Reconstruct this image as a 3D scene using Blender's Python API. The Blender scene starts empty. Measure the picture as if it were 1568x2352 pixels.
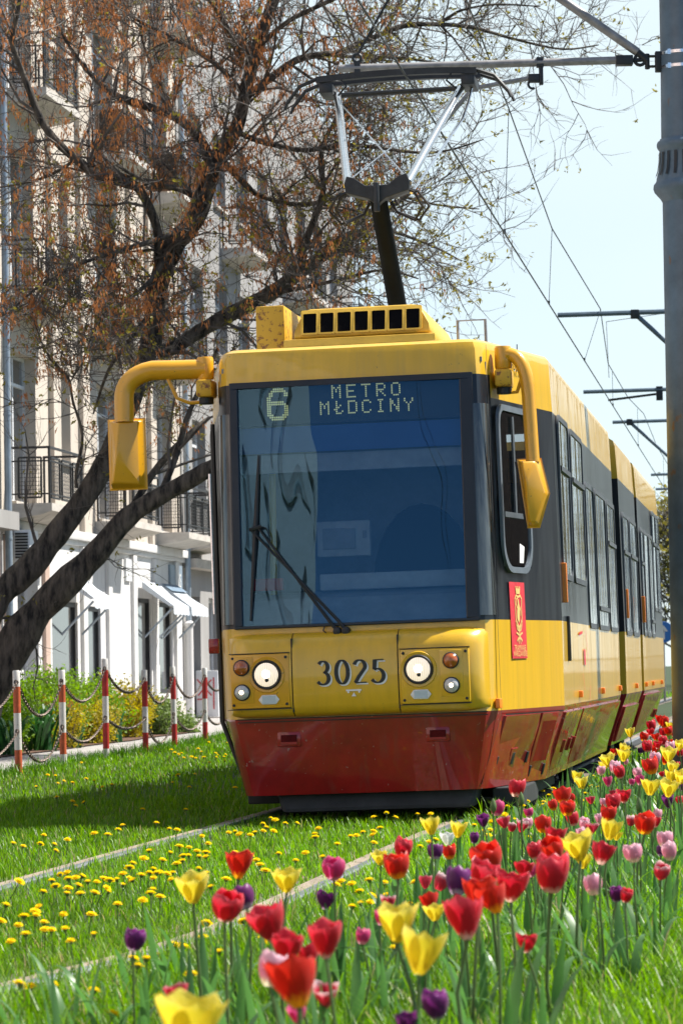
import bpy, bmesh, math, random
import numpy as np
from mathutils import Vector, Matrix
R = math.radians
random.seed(7)
rng = np.random.default_rng(11)
scene = bpy.context.scene
COL = scene.collection

# ------------------------------------------------------------------ camera
FPX, CX, CY, CAMZ = 7800.0, 784.0, 1176.0, 1.02
PITCH = math.atan((1538 - 1176) / FPX)
CAMR = Matrix.Rotation(math.pi / 2 + PITCH, 3, 'X') @ Matrix.Rotation(R(-1.0), 3, 'Z')
camd = bpy.data.cameras.new('camera')
cam = bpy.data.objects.new('camera', camd)
COL.objects.link(cam)
cam.matrix_world = Matrix.Translation((0, 0, CAMZ)) @ CAMR.to_4x4()
camd.sensor_fit = 'VERTICAL'
camd.sensor_height = 36.0
camd.sensor_width = 24.0
camd.lens = FPX / 2352 * 36.0
camd.clip_start = 0.1
camd.clip_end = 3000
camd.dof.use_dof = True
camd.dof.focus_distance = 22.3
camd.dof.aperture_fstop = 10.0
scene.camera = cam

def at(u, v, Y):
    d = CAMR @ Vector(((u - CX) / FPX, -(v - CY) / FPX, -1.0))
    return Vector((0, 0, CAMZ)) + d * (Y / d.y)

def gnd(u, v, z=0.0):
    d = CAMR @ Vector(((u - CX) / FPX, -(v - CY) / FPX, -1.0))
    return Vector((0, 0, CAMZ)) + d * ((z - CAMZ) / d.z)

# ------------------------------------------------------------------ materials
def new_mat(name):
    m = bpy.data.materials.new(name)
    m.use_nodes = True
    nt = m.node_tree
    return m, nt, nt.nodes['Principled BSDF'], nt.nodes['Material Output']

def rgb(c):
    return (c[0], c[1], c[2], 1.0)

def mat(name, col, rough=0.6, metal=0.0, coat=0.0, var=0.12, scale=6.0, bump=0.0, bscale=60.0, col2=None, stretch=None, spec=0.5, edge=(0.35, 0.7)):
    m, nt, b, out = new_mat(name)
    N, L = nt.nodes, nt.links
    tc = N.new('ShaderNodeTexCoord')
    src = tc.outputs['Object']
    if stretch:
        mp = N.new('ShaderNodeMapping'); mp.inputs['Scale'].default_value = stretch
        L.new(src, mp.inputs['Vector']); src = mp.outputs['Vector']
    nz = N.new('ShaderNodeTexNoise'); nz.inputs['Scale'].default_value = scale
    nz.inputs['Detail'].default_value = 6; nz.inputs['Roughness'].default_value = 0.65
    L.new(src, nz.inputs['Vector'])
    cr = N.new('ShaderNodeValToRGB')
    c2 = col2 if col2 else tuple(x * (1 - var * 1.6) for x in col)
    c1 = col if col2 else tuple(min(1, x * (1 + var)) for x in col)
    cr.color_ramp.elements[0].position = edge[0]; cr.color_ramp.elements[0].color = rgb(c2)
    cr.color_ramp.elements[1].position = edge[1]; cr.color_ramp.elements[1].color = rgb(c1)
    L.new(nz.outputs['Fac'], cr.inputs['Fac'])
    L.new(cr.outputs['Color'], b.inputs['Base Color'])
    b.inputs['Roughness'].default_value = rough
    b.inputs['Metallic'].default_value = metal
    b.inputs['Coat Weight'].default_value = coat
    b.inputs['Coat Roughness'].default_value = 0.05
    b.inputs['Specular IOR Level'].default_value = spec
    if bump:
        n2 = N.new('ShaderNodeTexNoise'); n2.inputs['Scale'].default_value = bscale
        n2.inputs['Detail'].default_value = 5
        L.new(src, n2.inputs['Vector'])
        bp = N.new('ShaderNodeBump'); bp.inputs['Strength'].default_value = bump
        bp.inputs['Distance'].default_value = 0.02
        L.new(n2.outputs['Fac'], bp.inputs['Height']); L.new(bp.outputs['Normal'], b.inputs['Normal'])
    return m

def wavy(m, strength=.06, scale=1.0):
    """slight oil-canning of sheet panels: broad vertical waves in the normal"""
    nt = m.node_tree; N, L = nt.nodes, nt.links; b = N['Principled BSDF']
    tc = N.new('ShaderNodeTexCoord'); mp = N.new('ShaderNodeMapping'); mp.inputs['Scale'].default_value = (2.0 * scale, 2.4 * scale, .22 * scale)
    nz = N.new('ShaderNodeTexNoise'); nz.inputs['Scale'].default_value = 1.6; nz.inputs['Detail'].default_value = 1.5; nz.inputs['Roughness'].default_value = .5
    L.new(tc.outputs['Object'], mp.inputs['Vector']); L.new(mp.outputs['Vector'], nz.inputs['Vector'])
    bp = N.new('ShaderNodeBump'); bp.inputs['Strength'].default_value = strength; bp.inputs['Distance'].default_value = .12
    L.new(nz.outputs['Fac'], bp.inputs['Height']); L.new(bp.outputs['Normal'], b.inputs['Normal']); L.new(bp.outputs['Normal'], b.inputs['Coat Normal'])
    return m

def emit(name, col, strength, base=(0.8, 0.8, 0.8)):
    m, nt, b, out = new_mat(name)
    b.inputs['Base Color'].default_value = rgb(base)
    b.inputs['Emission Color'].default_value = rgb(col)
    b.inputs['Emission Strength'].default_value = strength
    b.inputs['Roughness'].default_value = 0.2
    return m

def leafy(name, col, trans=0.45, rough=0.45, attr=None, tcol=None, var=0.25, vscale=3.0, spec=0.4):
    """thin plant tissue: principled + translucent; optional per-blade tint attribute"""
    m, nt, b, out = new_mat(name)
    N, L = nt.nodes, nt.links
    tc = N.new('ShaderNodeTexCoord')
    nz = N.new('ShaderNodeTexNoise'); nz.inputs['Scale'].default_value = vscale
    L.new(tc.outputs['Object'], nz.inputs['Vector'])
    mx = N.new('ShaderNodeMix'); mx.data_type = 'RGBA'
    mx.inputs['A'].default_value = rgb(tuple(c * (1 - var) for c in col))
    mx.inputs['B'].default_value = rgb(tuple(min(1, c * (1 + var)) for c in col))
    L.new(nz.outputs['Fac'], mx.inputs['Factor'])
    c = mx.outputs['Result']
    if attr:
        a = N.new('ShaderNodeAttribute'); a.attribute_name = attr
        c = a.outputs['Color']
    L.new(c, b.inputs['Base Color'])
    b.inputs['Roughness'].default_value = rough
    b.inputs['Specular IOR Level'].default_value = spec
    tr = N.new('ShaderNodeBsdfTranslucent')
    if tcol:
        tr.inputs['Color'].default_value = rgb(tcol)
    else:
        hs = N.new('ShaderNodeHueSaturation'); hs.inputs['Value'].default_value = 1.5; hs.inputs['Saturation'].default_value = 1.1
        L.new(c, hs.inputs['Color']); L.new(hs.outputs['Color'], tr.inputs['Color'])
    ms = N.new('ShaderNodeMixShader'); ms.inputs['Fac'].default_value = trans
    L.new(b.outputs['BSDF'], ms.inputs[1]); L.new(tr.outputs['BSDF'], ms.inputs[2])
    L.new(ms.outputs['Shader'], out.inputs['Surface'])
    return m

def petal_mat(name, base, mid, tip, trans=0.4, p0=0.16, p1=0.32):
    m, nt, b, out = new_mat(name)
    N, L = nt.nodes, nt.links
    tc = N.new('ShaderNodeTexCoord')
    sp = N.new('ShaderNodeSeparateXYZ'); L.new(tc.outputs['Object'], sp.inputs[0])
    nz = N.new('ShaderNodeTexNoise'); nz.inputs['Scale'].default_value = 5
    mp = N.new('ShaderNodeMapping'); mp.inputs['Scale'].default_value = (3.0, 3.0, .5)
    L.new(tc.outputs['Object'], mp.inputs['Vector']); L.new(mp.outputs['Vector'], nz.inputs['Vector'])
    ad = N.new('ShaderNodeMath'); ad.operation = 'MULTIPLY_ADD'
    L.new(nz.outputs['Fac'], ad.inputs[0]); ad.inputs[1].default_value = 0.3; L.new(sp.outputs['Z'], ad.inputs[2])
    sb = N.new('ShaderNodeMath'); sb.operation = 'SUBTRACT'; L.new(ad.outputs[0], sb.inputs[0]); sb.inputs[1].default_value = 0.15
    cr = N.new('ShaderNodeValToRGB')
    e = cr.color_ramp.elements
    e[0].position = p0; e[0].color = rgb(base)
    e[1].position = p1; e[1].color = rgb(mid)
    n = e.new(0.72); n.color = rgb(mid)
    n = e.new(1.0); n.color = rgb(tip)
    L.new(sb.outputs[0], cr.inputs['Fac'])
    L.new(cr.outputs['Color'], b.inputs['Base Color'])
    b.inputs['Roughness'].default_value = 0.38
    b.inputs['Specular IOR Level'].default_value = 0.35
    b.inputs['Sheen Weight'].default_value = 0.15
    tr = N.new('ShaderNodeBsdfTranslucent')
    L.new(cr.outputs['Color'], tr.inputs['Color'])
    ms = N.new('ShaderNodeMixShader'); ms.inputs['Fac'].default_value = trans
    L.new(b.outputs['BSDF'], ms.inputs[1]); L.new(tr.outputs['BSDF'], ms.inputs[2])
    L.new(ms.outputs['Shader'], out.inputs['Surface'])
    return m

def glass_mat(name, tint, refl=(1, 1, 1), base=0.05, rough=0.0, wave=0.0):
    m, nt, b, out = new_mat(name)
    N, L = nt.nodes, nt.links
    N.remove(b)
    tr = N.new('ShaderNodeBsdfTransparent'); tr.inputs['Color'].default_value = rgb(tint)
    gl = N.new('ShaderNodeBsdfGlossy'); gl.inputs['Color'].default_value = rgb(refl); gl.inputs['Roughness'].default_value = rough
    fr = N.new('ShaderNodeFresnel'); fr.inputs['IOR'].default_value = 1.5
    ad = N.new('ShaderNodeMath'); ad.operation = 'ADD'; ad.use_clamp = True; ad.inputs[1].default_value = base
    L.new(fr.outputs['Fac'], ad.inputs[0])
    if wave:
        tc = N.new('ShaderNodeTexCoord'); mp = N.new('ShaderNodeMapping'); mp.inputs['Scale'].default_value = (1.0, 1.0, 0.35)
        nz = N.new('ShaderNodeTexNoise'); nz.inputs['Scale'].default_value = 3.0; nz.inputs['Detail'].default_value = 0.5
        L.new(tc.outputs['Object'], mp.inputs['Vector']); L.new(mp.outputs['Vector'], nz.inputs['Vector'])
        bp = N.new('ShaderNodeBump'); bp.inputs['Strength'].default_value = wave; bp.inputs['Distance'].default_value = 0.1
        L.new(nz.outputs['Fac'], bp.inputs['Height']); L.new(bp.outputs['Normal'], gl.inputs['Normal'])
    ms = N.new('ShaderNodeMixShader')
    L.new(ad.outputs[0], ms.inputs['Fac']); L.new(tr.outputs['BSDF'], ms.inputs[1]); L.new(gl.outputs['BSDF'], ms.inputs[2])
    L.new(ms.outputs['Shader'], out.inputs['Surface'])
    return m

def slab_mat(name, c1, c2, mortar, sx, sy, bump=0.3):
    m, nt, b, out = new_mat(name)
    N, L = nt.nodes, nt.links
    tc = N.new('ShaderNodeTexCoord')
    mp = N.new('ShaderNodeMapping'); mp.inputs['Rotation'].default_value = (0, 0, R(7.6))
    L.new(tc.outputs['Object'], mp.inputs['Vector'])
    br = N.new('ShaderNodeTexBrick'); br.offset = 0.5
    br.inputs['Color1'].default_value = rgb(c1); br.inputs['Color2'].default_value = rgb(c2); br.inputs['Mortar'].default_value = rgb(mortar)
    br.inputs['Scale'].default_value = 1.0; br.inputs['Brick Width'].default_value = sx; br.inputs['Row Height'].default_value = sy
    br.inputs['Mortar Size'].default_value = 0.008
    L.new(mp.outputs['Vector'], br.inputs['Vector'])
    nz = N.new('ShaderNodeTexNoise'); nz.inputs['Scale'].default_value = 1.3; nz.inputs['Detail'].default_value = 8
    L.new(tc.outputs['Object'], nz.inputs['Vector'])
    mx = N.new('ShaderNodeMix'); mx.data_type = 'RGBA'; mx.blend_type = 'MULTIPLY'; mx.inputs['Factor'].default_value = 0.5
    L.new(br.outputs['Color'], mx.inputs['A']); L.new(nz.outputs['Fac'], mx.inputs['B'])
    L.new(mx.outputs['Result'], b.inputs['Base Color'])
    b.inputs['Roughness'].default_value = 0.85
    return m

# ------------------------------------------------------------------ mesh helpers
class MB:
    def __init__(self):
        self.v = []; self.f = []; self.m = []
    def add(self, vs, fs, mi=0):
        b = len(self.v)
        self.v.extend([tuple(p) for p in vs])
        for f in fs:
            self.f.append(tuple(i + b for i in f)); self.m.append(mi)
        return self
    def box(self, lo, hi, mi=0, mtx=None):
        x0, y0, z0 = lo; x1, y1, z1 = hi
        vs = [(x0, y0, z0), (x1, y0, z0), (x1, y1, z0), (x0, y1, z0), (x0, y0, z1), (x1, y0, z1), (x1, y1, z1), (x0, y1, z1)]
        if mtx: vs = [mtx @ Vector(p) for p in vs]
        return self.add(vs, [(0, 3, 2, 1), (4, 5, 6, 7), (0, 1, 5, 4), (1, 2, 6, 5), (2, 3, 7, 6), (3, 0, 4, 7)], mi)
    def quad(self, a, b, c, d, mi=0):
        return self.add([a, b, c, d], [(0, 1, 2, 3)], mi)
    def poly(self, pts, mi=0):
        return self.add(pts, [tuple(range(len(pts)))], mi)
    def prism(self, pts, d, mi=0):
        """polygon pts extruded by vector d"""
        n = len(pts); d = Vector(d)
        vs = [Vector(p) for p in pts] + [Vector(p) + d for p in pts]
        fs = [tuple(range(n))[::-1], tuple(range(n, 2 * n))] + [(i, (i + 1) % n, n + (i + 1) % n, n + i) for i in range(n)]
        return self.add(vs, fs, mi)
    def tube(self, pts, r, n=8, mi=0, cap=True, closed=False):
        pts = [Vector(p) for p in pts]
        k = len(pts)
        rs = list(r) if hasattr(r, '__len__') else [r] * k
        ring = []
        nrm = None
        for i in range(k):
            if closed: t = pts[(i + 1) % k] - pts[i - 1]
            else: t = pts[min(i + 1, k - 1)] - pts[max(i - 1, 0)]
            if t.length < 1e-9: t = Vector((0, 0, 1))
            t.normalize()
            if nrm is None:
                nrm = t.orthogonal().normalized()
            else:
                nrm = (nrm - t * nrm.dot(t))
                if nrm.length < 1e-6: nrm = t.orthogonal()
                nrm.normalize()
            bn = t.cross(nrm)
            ring.append([pts[i] + (nrm * math.cos(2 * math.pi * j / n) + bn * math.sin(2 * math.pi * j / n)) * rs[i] for j in range(n)])
        vs = [p for q in ring for p in q]
        fs = []
        for i in range(k if closed else k - 1):
            a = i * n; b = ((i + 1) % k) * n
            for j in range(n):
                fs.append((a + j, a + (j + 1) % n, b + (j + 1) % n, b + j))
        if cap and not closed:
            fs.append(tuple(range(n))[::-1]); fs.append(tuple(range((k - 1) * n, k * n)))
        return self.add(vs, fs, mi)
    def lathe(self, prof, n=24, mi=0, o=(0, 0, 0), axis='Z'):
        vs = []
        for (r, z) in prof:
            for j in range(n):
                a = 2 * math.pi * j / n
                if axis == 'Z': vs.append((o[0] + r * math.cos(a), o[1] + r * math.sin(a), o[2] + z))
                else: vs.append((o[0] + r * math.cos(a), o[1] + z, o[2] + r * math.sin(a)))
        k = len(prof)
        fs = []
        for i in range(k - 1):
            for j in range(n):
                q = (i * n + j, i * n + (j + 1) % n, (i + 1) * n + (j + 1) % n, (i + 1) * n + j)
                fs.append(q if axis == 'Z' else q[::-1])
        fs.append(tuple(range(n))[::-1] if axis == 'Z' else tuple(range(n)))
        fs.append(tuple(range((k - 1) * n, k * n)) if axis == 'Z' else tuple(range((k - 1) * n, k * n))[::-1])
        return self.add(vs, fs, mi)
    def build(self, name, mats, parent=None, smooth=35, bevel=0, bseg=2, mw=None):
        me = bpy.data.meshes.new(name)
        me.from_pydata([tuple(p) for p in self.v], [], self.f)
        ms = mats if isinstance(mats, (list, tuple)) else [mats]
        for m in ms: me.materials.append(m)
        if len(ms) > 1: me.polygons.foreach_set('material_index', self.m)
        if bevel:
            bm = bmesh.new(); bm.from_mesh(me)
            bmesh.ops.remove_doubles(bm, verts=bm.verts, dist=1e-5)
            es = [e for e in bm.edges if len(e.link_faces) == 2 and e.calc_face_angle(0) > R(25)]
            bmesh.ops.bevel(bm, geom=es, offset=bevel, segments=bseg, profile=0.5, affect='EDGES', clamp_overlap=True)
            bm.to_mesh(me); bm.free()
        if smooth:
            me.polygons.foreach_set('use_smooth', [True] * len(me.polygons))
            me.set_sharp_from_angle(angle=R(smooth))
        me.update()
        o = bpy.data.objects.new(name, me)
        COL.objects.link(o)
        if parent: o.parent = parent
        if mw is not None: o.matrix_local = mw
        return o

def tag(o, label=None, cat=None, group=None, kind=None):
    if label: o['label'] = label
    if cat: o['category'] = cat
    if group: o['group'] = group
    if kind: o['kind'] = kind
    return o

def empty(name, loc=(0, 0, 0), rot=None):
    o = bpy.data.objects.new(name, None)
    COL.objects.link(o)
    o.empty_display_size = 0.1
    if rot is not None:
        o.matrix_world = Matrix.Translation(loc) @ rot.to_4x4()
    else:
        o.location = loc
    return o

def link_copy(src, parent=None):
    c = src.copy(); COL.objects.link(c)
    if parent is not None: c.parent = parent
    return c

def copy_tree(src):
    r = link_copy(src)
    for ch in list(src.children):
        c = link_copy(ch, r)
        for g in list(ch.children): link_copy(g, c)
    return r

def np_mesh(name, verts, faces, mats, tint=None, smooth=False, parent=None):
    """verts (n,3) array, faces (m,k) array of equal-size polygons"""
    me = bpy.data.meshes.new(name)
    n, (m, k) = len(verts), faces.shape
    me.vertices.add(n); me.vertices.foreach_set('co', np.ascontiguousarray(verts, dtype=np.float32).ravel())
    me.loops.add(m * k); me.loops.foreach_set('vertex_index', np.ascontiguousarray(faces, dtype=np.int32).ravel())
    me.polygons.add(m)
    me.polygons.foreach_set('loop_start', np.arange(0, m * k, k, dtype=np.int32))
    me.polygons.foreach_set('use_smooth', np.full(m, smooth))
    me.update(calc_edges=True)
    for mm in (mats if isinstance(mats, (list, tuple)) else [mats]): me.materials.append(mm)
    if tint is not None:
        a = me.color_attributes.new('tint', 'FLOAT_COLOR', 'POINT')
        a.data.foreach_set('color', np.ascontiguousarray(np.hstack([tint, np.ones((n, 1))]), dtype=np.float32).ravel())
    o = bpy.data.objects.new(name, me); COL.objects.link(o)
    if parent: o.parent = parent
    return o

# ------------------------------------------------------------------ light
SUN_EL = R(55); SUN_AZ = R(75)      # azimuth measured from +Y towards +X
sd = Vector((math.sin(SUN_AZ) * math.cos(SUN_EL), math.cos(SUN_AZ) * math.cos(SUN_EL), math.sin(SUN_EL)))
sl = bpy.data.lights.new('sun', 'SUN'); sl.energy = 5.0; sl.angle = R(0.5); sl.color = (1.0, 0.95, 0.87)
so = bpy.data.objects.new('sun', sl); COL.objects.link(so)
so.rotation_euler = sd.to_track_quat('Z', 'Y').to_euler()
so.location = (20, 0, 40)
w = bpy.data.worlds.new('World'); scene.world = w; w.use_nodes = True
wn = w.node_tree.nodes; wl = w.node_tree.links
sky = wn.new('ShaderNodeTexSky'); sky.sky_type = 'NISHITA'; sky.sun_disc = False
sky.sun_elevation = SUN_EL; sky.sun_rotation = SUN_AZ
sky.air_density = 0.85; sky.dust_density = 0.1; sky.ozone_density = 4.5; sky.altitude = 100
# thin veil of white cloud over the sky ahead, thinning towards the zenith and behind
tcw = wn.new('ShaderNodeTexCoord'); mpw = wn.new('ShaderNodeMapping'); mpw.inputs['Scale'].default_value = (1.0, 1.0, 2.2)
nzw = wn.new('ShaderNodeTexNoise'); nzw.inputs['Scale'].default_value = 3.0; nzw.inputs['Detail'].default_value = 6
wl.new(tcw.outputs['Generated'], mpw.inputs['Vector']); wl.new(mpw.outputs['Vector'], nzw.inputs['Vector'])
sxw = wn.new('ShaderNodeSeparateXYZ'); wl.new(tcw.outputs['Generated'], sxw.inputs[0])
mrw = wn.new('ShaderNodeMapRange'); mrw.inputs['From Min'].default_value = -.5; mrw.inputs['From Max'].default_value = .75
mrw.inputs['To Min'].default_value = 0.0; mrw.inputs['To Max'].default_value = .78
wl.new(sxw.outputs['Y'], mrw.inputs['Value'])
maw = wn.new('ShaderNodeMath'); maw.operation = 'MULTIPLY_ADD'; maw.inputs[1].default_value = .5; maw.use_clamp = True
sbw = wn.new('ShaderNodeMath'); sbw.operation = 'SUBTRACT'; sbw.inputs[1].default_value = .5
wl.new(nzw.outputs['Fac'], sbw.inputs[0]); wl.new(sbw.outputs[0], maw.inputs[0]); wl.new(mrw.outputs['Result'], maw.inputs[2])
mxw = wn.new('ShaderNodeMix'); mxw.data_type = 'RGBA'; mxw.inputs['B'].default_value = (5.7, 6.5, 6.55, 1)
wl.new(maw.outputs[0], mxw.inputs['Factor']); wl.new(sky.outputs['Color'], mxw.inputs['A'])
wl.new(mxw.outputs['Result'], wn['Background'].inputs['Color'])
wn['Background'].inputs['Strength'].default_value = 0.085
vs_ = scene.view_settings
vs_.view_transform = 'Standard'; vs_.look = 'None'; vs_.gamma = 1.0; vs_.exposure = 0.95; vs_.use_curve_mapping = False
scene.cycles.max_bounces = 8; scene.cycles.transparent_max_bounces = 12
scene.cycles.use_denoising = True
scene.cycles.sample_clamp_indirect = 6.0

# ------------------------------------------------------------------ palette
M = {}
M['yellow'] = mat('yellow_paint', (0.72, 0.42, 0.018), 0.32, coat=0.6, var=0.06, scale=1.6, stretch=(6, 6, .6))
M['rooftop'] = mat('roof_grey', (.34, .35, .36), .7, var=.15, scale=3)
M['yellow_warm'] = mat('yellow_orange_paint', (0.74, 0.36, 0.012), 0.35, coat=0.5, var=0.05, scale=2)
M['yellow_roof'] = mat('yellow_roof_paint', (0.66, 0.40, 0.04), 0.5, coat=0.1, var=0.10, scale=5)
M['yellow_rust'] = mat('yellow_rusty_paint', (0.62, 0.36, 0.02), 0.5, var=0.1, scale=22, col2=(0.20, 0.075, 0.02), edge=(0.37, 0.45))
M['red'] = mat('red_paint', (0.32, 0.010, 0.010), 0.40, coat=0.9, var=0.2, scale=2.5, spec=.25)
M['redshade'] = mat('recess_shaded_red', (.10, .006, .007), .7, var=.2, scale=8, spec=.1)  # bumper red darkened: the shade inside the towing slot put into the colour
M['black'] = mat('black_paint', (0.010, 0.013, 0.018), 0.28, coat=0.15, var=0.2, scale=3, spec=.35)
M['rubber'] = mat('rubber', (0.018, 0.018, 0.02), 0.6, var=0.2)
M['framegrey'] = mat('window_frame_grey', (0.07, 0.08, 0.09), 0.5, var=0.15)
M['dark'] = mat('dark_metal', (0.03, 0.034, 0.038), 0.5, metal=0.3, var=0.2, scale=9)
M['under'] = mat('underframe_grey', (0.022, 0.025, 0.027), 0.75, var=0.3, scale=5)
M['alu'] = mat('bright_aluminium', (0.75, 0.76, 0.78), 0.22, metal=1.0, var=0.08, scale=14, stretch=(1, 1, 6))
M['steel'] = mat('polished_rail_steel', (0.22, 0.235, 0.26), 0.5, metal=.7, var=0.12, scale=8)
M['galv'] = mat('galvanised_tube', (0.30, 0.29, 0.285), 0.55, metal=0.35, var=0.18, scale=12)
M['pole'] = mat('blue_grey_pole_paint', (0.105, 0.155, 0.20), 0.5, coat=0.15, var=0.16, scale=4, bump=0.06, bscale=50)
M['white'] = mat('white_paint', (0.78, 0.77, 0.74), 0.5, var=0.06)
M['glassdark'] = mat('dark_window_glass', (0.012, 0.016, 0.02), 0.03, coat=1.0, var=0.1, spec=0.8)
M['lens'] = mat('clear_lens', (0.55, 0.53, 0.5), 0.15, coat=1.0, var=0.1, scale=40)
M['amber'] = mat('amber_lens', (0.42, 0.10, 0.012), 0.15, coat=1.0, var=0.15, scale=30)
M['orange'] = mat('orange_reflector', (1.0, 0.24, 0.01), 0.35, coat=.3, var=0.1, scale=60)
M['lamp'] = emit('lit_headlamp', (1.0, 0.78, 0.52), 0.62, (0.8, 0.78, 0.74))
nt_ = M['lamp'].node_tree; tc_ = nt_.nodes.new('ShaderNodeTexCoord'); wv_ = nt_.nodes.new('ShaderNodeTexWave'); wv_.inputs['Scale'].default_value = 26; wv_.inputs['Distortion'].default_value = 1.5
nt_.links.new(tc_.outputs['Object'], wv_.inputs['Vector']); rp_ = nt_.nodes.new('ShaderNodeMapRange'); rp_.inputs['To Min'].default_value = .16; rp_.inputs['To Max'].default_value = .55
nt_.links.new(wv_.outputs['Fac'], rp_.inputs['Value']); nt_.links.new(rp_.outputs['Result'], nt_.nodes['Principled BSDF'].inputs['Emission Strength'])
M['lampcore'] = emit('lamp_bulb', (1.0, 0.75, 0.45), 6)
M['led'] = emit('led_dots', (0.62, 0.62, 0.26), 0.40, (0.2, 0.2, 0.1))
M['void'] = mat('dark_opening', (.004, .004, .005), .9, var=.1, spec=.05)
M['ink'] = mat('number_ink', (0.012, 0.014, 0.016), 0.4, var=0.05)
M['gold'] = mat('gold_print', (0.72, 0.50, 0.16), 0.45, var=0.08)
M['banner'] = mat('red_banner', (0.62, 0.035, 0.05), 0.45, var=0.08, scale=12)
M['windscreen'] = glass_mat('windscreen_glass', (0.60, 0.70, 0.78), (0.30, 0.66, 0.95), 0.055, 0.0, wave=0.065)
M['sideglass'] = glass_mat('side_glass', (0.55, 0.58, 0.60), (.9, .95, 1), 0.02, 0.01)

def chips(m, col, scale=34, lo=.70, hi=.73, streak=None):
    """small paint chips and road dirt with shapes of their own"""
    nt = m.node_tree; N, L = nt.nodes, nt.links; b = N['Principled BSDF']; src = b.inputs['Base Color'].links[0].from_socket
    tc = N.new('ShaderNodeTexCoord'); mp = N.new('ShaderNodeMapping'); mp.inputs['Scale'].default_value = streak or (1, 1, 1); L.new(tc.outputs['Object'], mp.inputs['Vector'])
    nz = N.new('ShaderNodeTexNoise'); nz.inputs['Scale'].default_value = scale; nz.inputs['Detail'].default_value = 4; L.new(mp.outputs['Vector'], nz.inputs['Vector'])
    mr = N.new('ShaderNodeMapRange'); mr.inputs['From Min'].default_value = lo; mr.inputs['From Max'].default_value = hi; L.new(nz.outputs['Fac'], mr.inputs['Value'])
    mx = N.new('ShaderNodeMix'); mx.data_type = 'RGBA'; mx.inputs['B'].default_value = rgb(col); L.new(mr.outputs['Result'], mx.inputs['Factor']); L.new(src, mx.inputs['A'])
    L.new(mx.outputs['Result'], b.inputs['Base Color'])
chips(M['red'], (.30, .17, .15), 30, .69, .72); chips(M['red'], (.17, .045, .035), 3.0, .56, .92, (5, 5, .5))
chips(M['yellow'], (.36, .22, .03), 38, .72, .74); chips(M['yellow'], (.56, .345, .04), 2.4, .52, .95, (7, 7, .4))
chips(M['pole'], (.17, .10, .06), 9, .68, .73, (1, 1, .5)); chips(M['yellow_warm'], (.30, .17, .03), 42, .69, .72)
for k_ in ('yellow', 'red', 'black', 'glassdark'): wavy(M[k_], {'yellow': .05, 'red': .06, 'black': .05, 'glassdark': .06}[k_])

# ================================================================== TRAM
TRAM_ROT = Matrix.Rotation(R(-7.6), 3, 'Z') @ Matrix.Rotation(R(-1.1), 3, 'Y')
tram = empty('tram', (0.11, 22.0, 0.0), TRAM_ROT)
tag(tram, 'yellow and red articulated tram number 3025 with pantograph and lit headlamps', 'tram')
HW = 1.2
#        z,    yf,   wf,   ws,   ynose
LV = [(0.22, 0.10, 0.80, 1.05, 1.75), (0.44, 0.04, 0.840, 1.10, 1.78), (0.70, 0.0, 0.885, 1.195, 1.80), (0.722, 0.0, 0.888, 1.2, 1.80),
      (1.31, 0.015, 0.900, 1.205, 1.80), (2.765, 0.125, 0.895, 1.195, 1.76), (2.915, 0.14, 0.893, 1.19, 1.75), (3.08, 0.155, 0.888, 1.185, 1.75), (3.128, 0.172, 0.875, 1.178, 1.75), (3.15, 0.215, 0.85, 1.16, 1.76)]
def ring(z, yf, wf, ws, yn, L=9.32):
    r = 0.13
    right = [(wf - r, yf)] + [(wf - r + r * math.sin(a), yf + r * 1.25 * (1 - math.cos(a))) for a in (R(28), R(56), R(80))] + [(ws, yn), (ws, yn + 0.12), (ws, L)]
    right = [(wf - r, yf), (wf - r + r * .47, yf + .015), (wf - r * .25, yf + .065), (wf + .005, yf + .16), (ws, yn), (ws, L)]
    left = [(-x, y) for x, y in right][::-1]
    return [(x, y, z) for x, y in left + right]
rings = [ring(*l) for l in LV]
body = MB(); nP = len(rings[0])
vs = [p for r_ in rings for p in r_]
bf = [[], [], []]; bs = [[], [], []]
for i in range(len(LV) - 1):
    zc = (LV[i][0] + LV[i + 1][0]) / 2
    for j in range(nP - 1):
        front = j == 5                     # flat front cell
        corner = j in (2, 3, 4, 6, 7, 8)
        if zc < 0.72: c = 1
        elif zc < 1.31: c = 0
        elif zc < 2.765: c = 2
        elif zc < 2.915: c = 2 if (front or corner) else 0
        else: c = 0
        if front and 1.31 < zc < 2.915: continue
        a = i * nP + j; b = a + 1; d = a + nP; e = d + 1
        if j == nP - 3 and 1.31 < zc < 2.765: continue      # cut for the driver's window, filled below
        (bs if j in (0, nP - 2) else bf)[c].append((a, b, e, d))
    # (rear end is closed by the bellows)
top = [(len(LV) - 1) * nP + j for j in range(nP)]
body.add([vs[i] for i in top], [tuple(range(nP))], 3)
for c in range(3): body.add(vs, bf[c], c); body.add(vs, bs[c], c)
front_body = body.build('front_body', [M['yellow'], M['red'], M['black'], M['rooftop']], tram, smooth=32)

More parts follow.
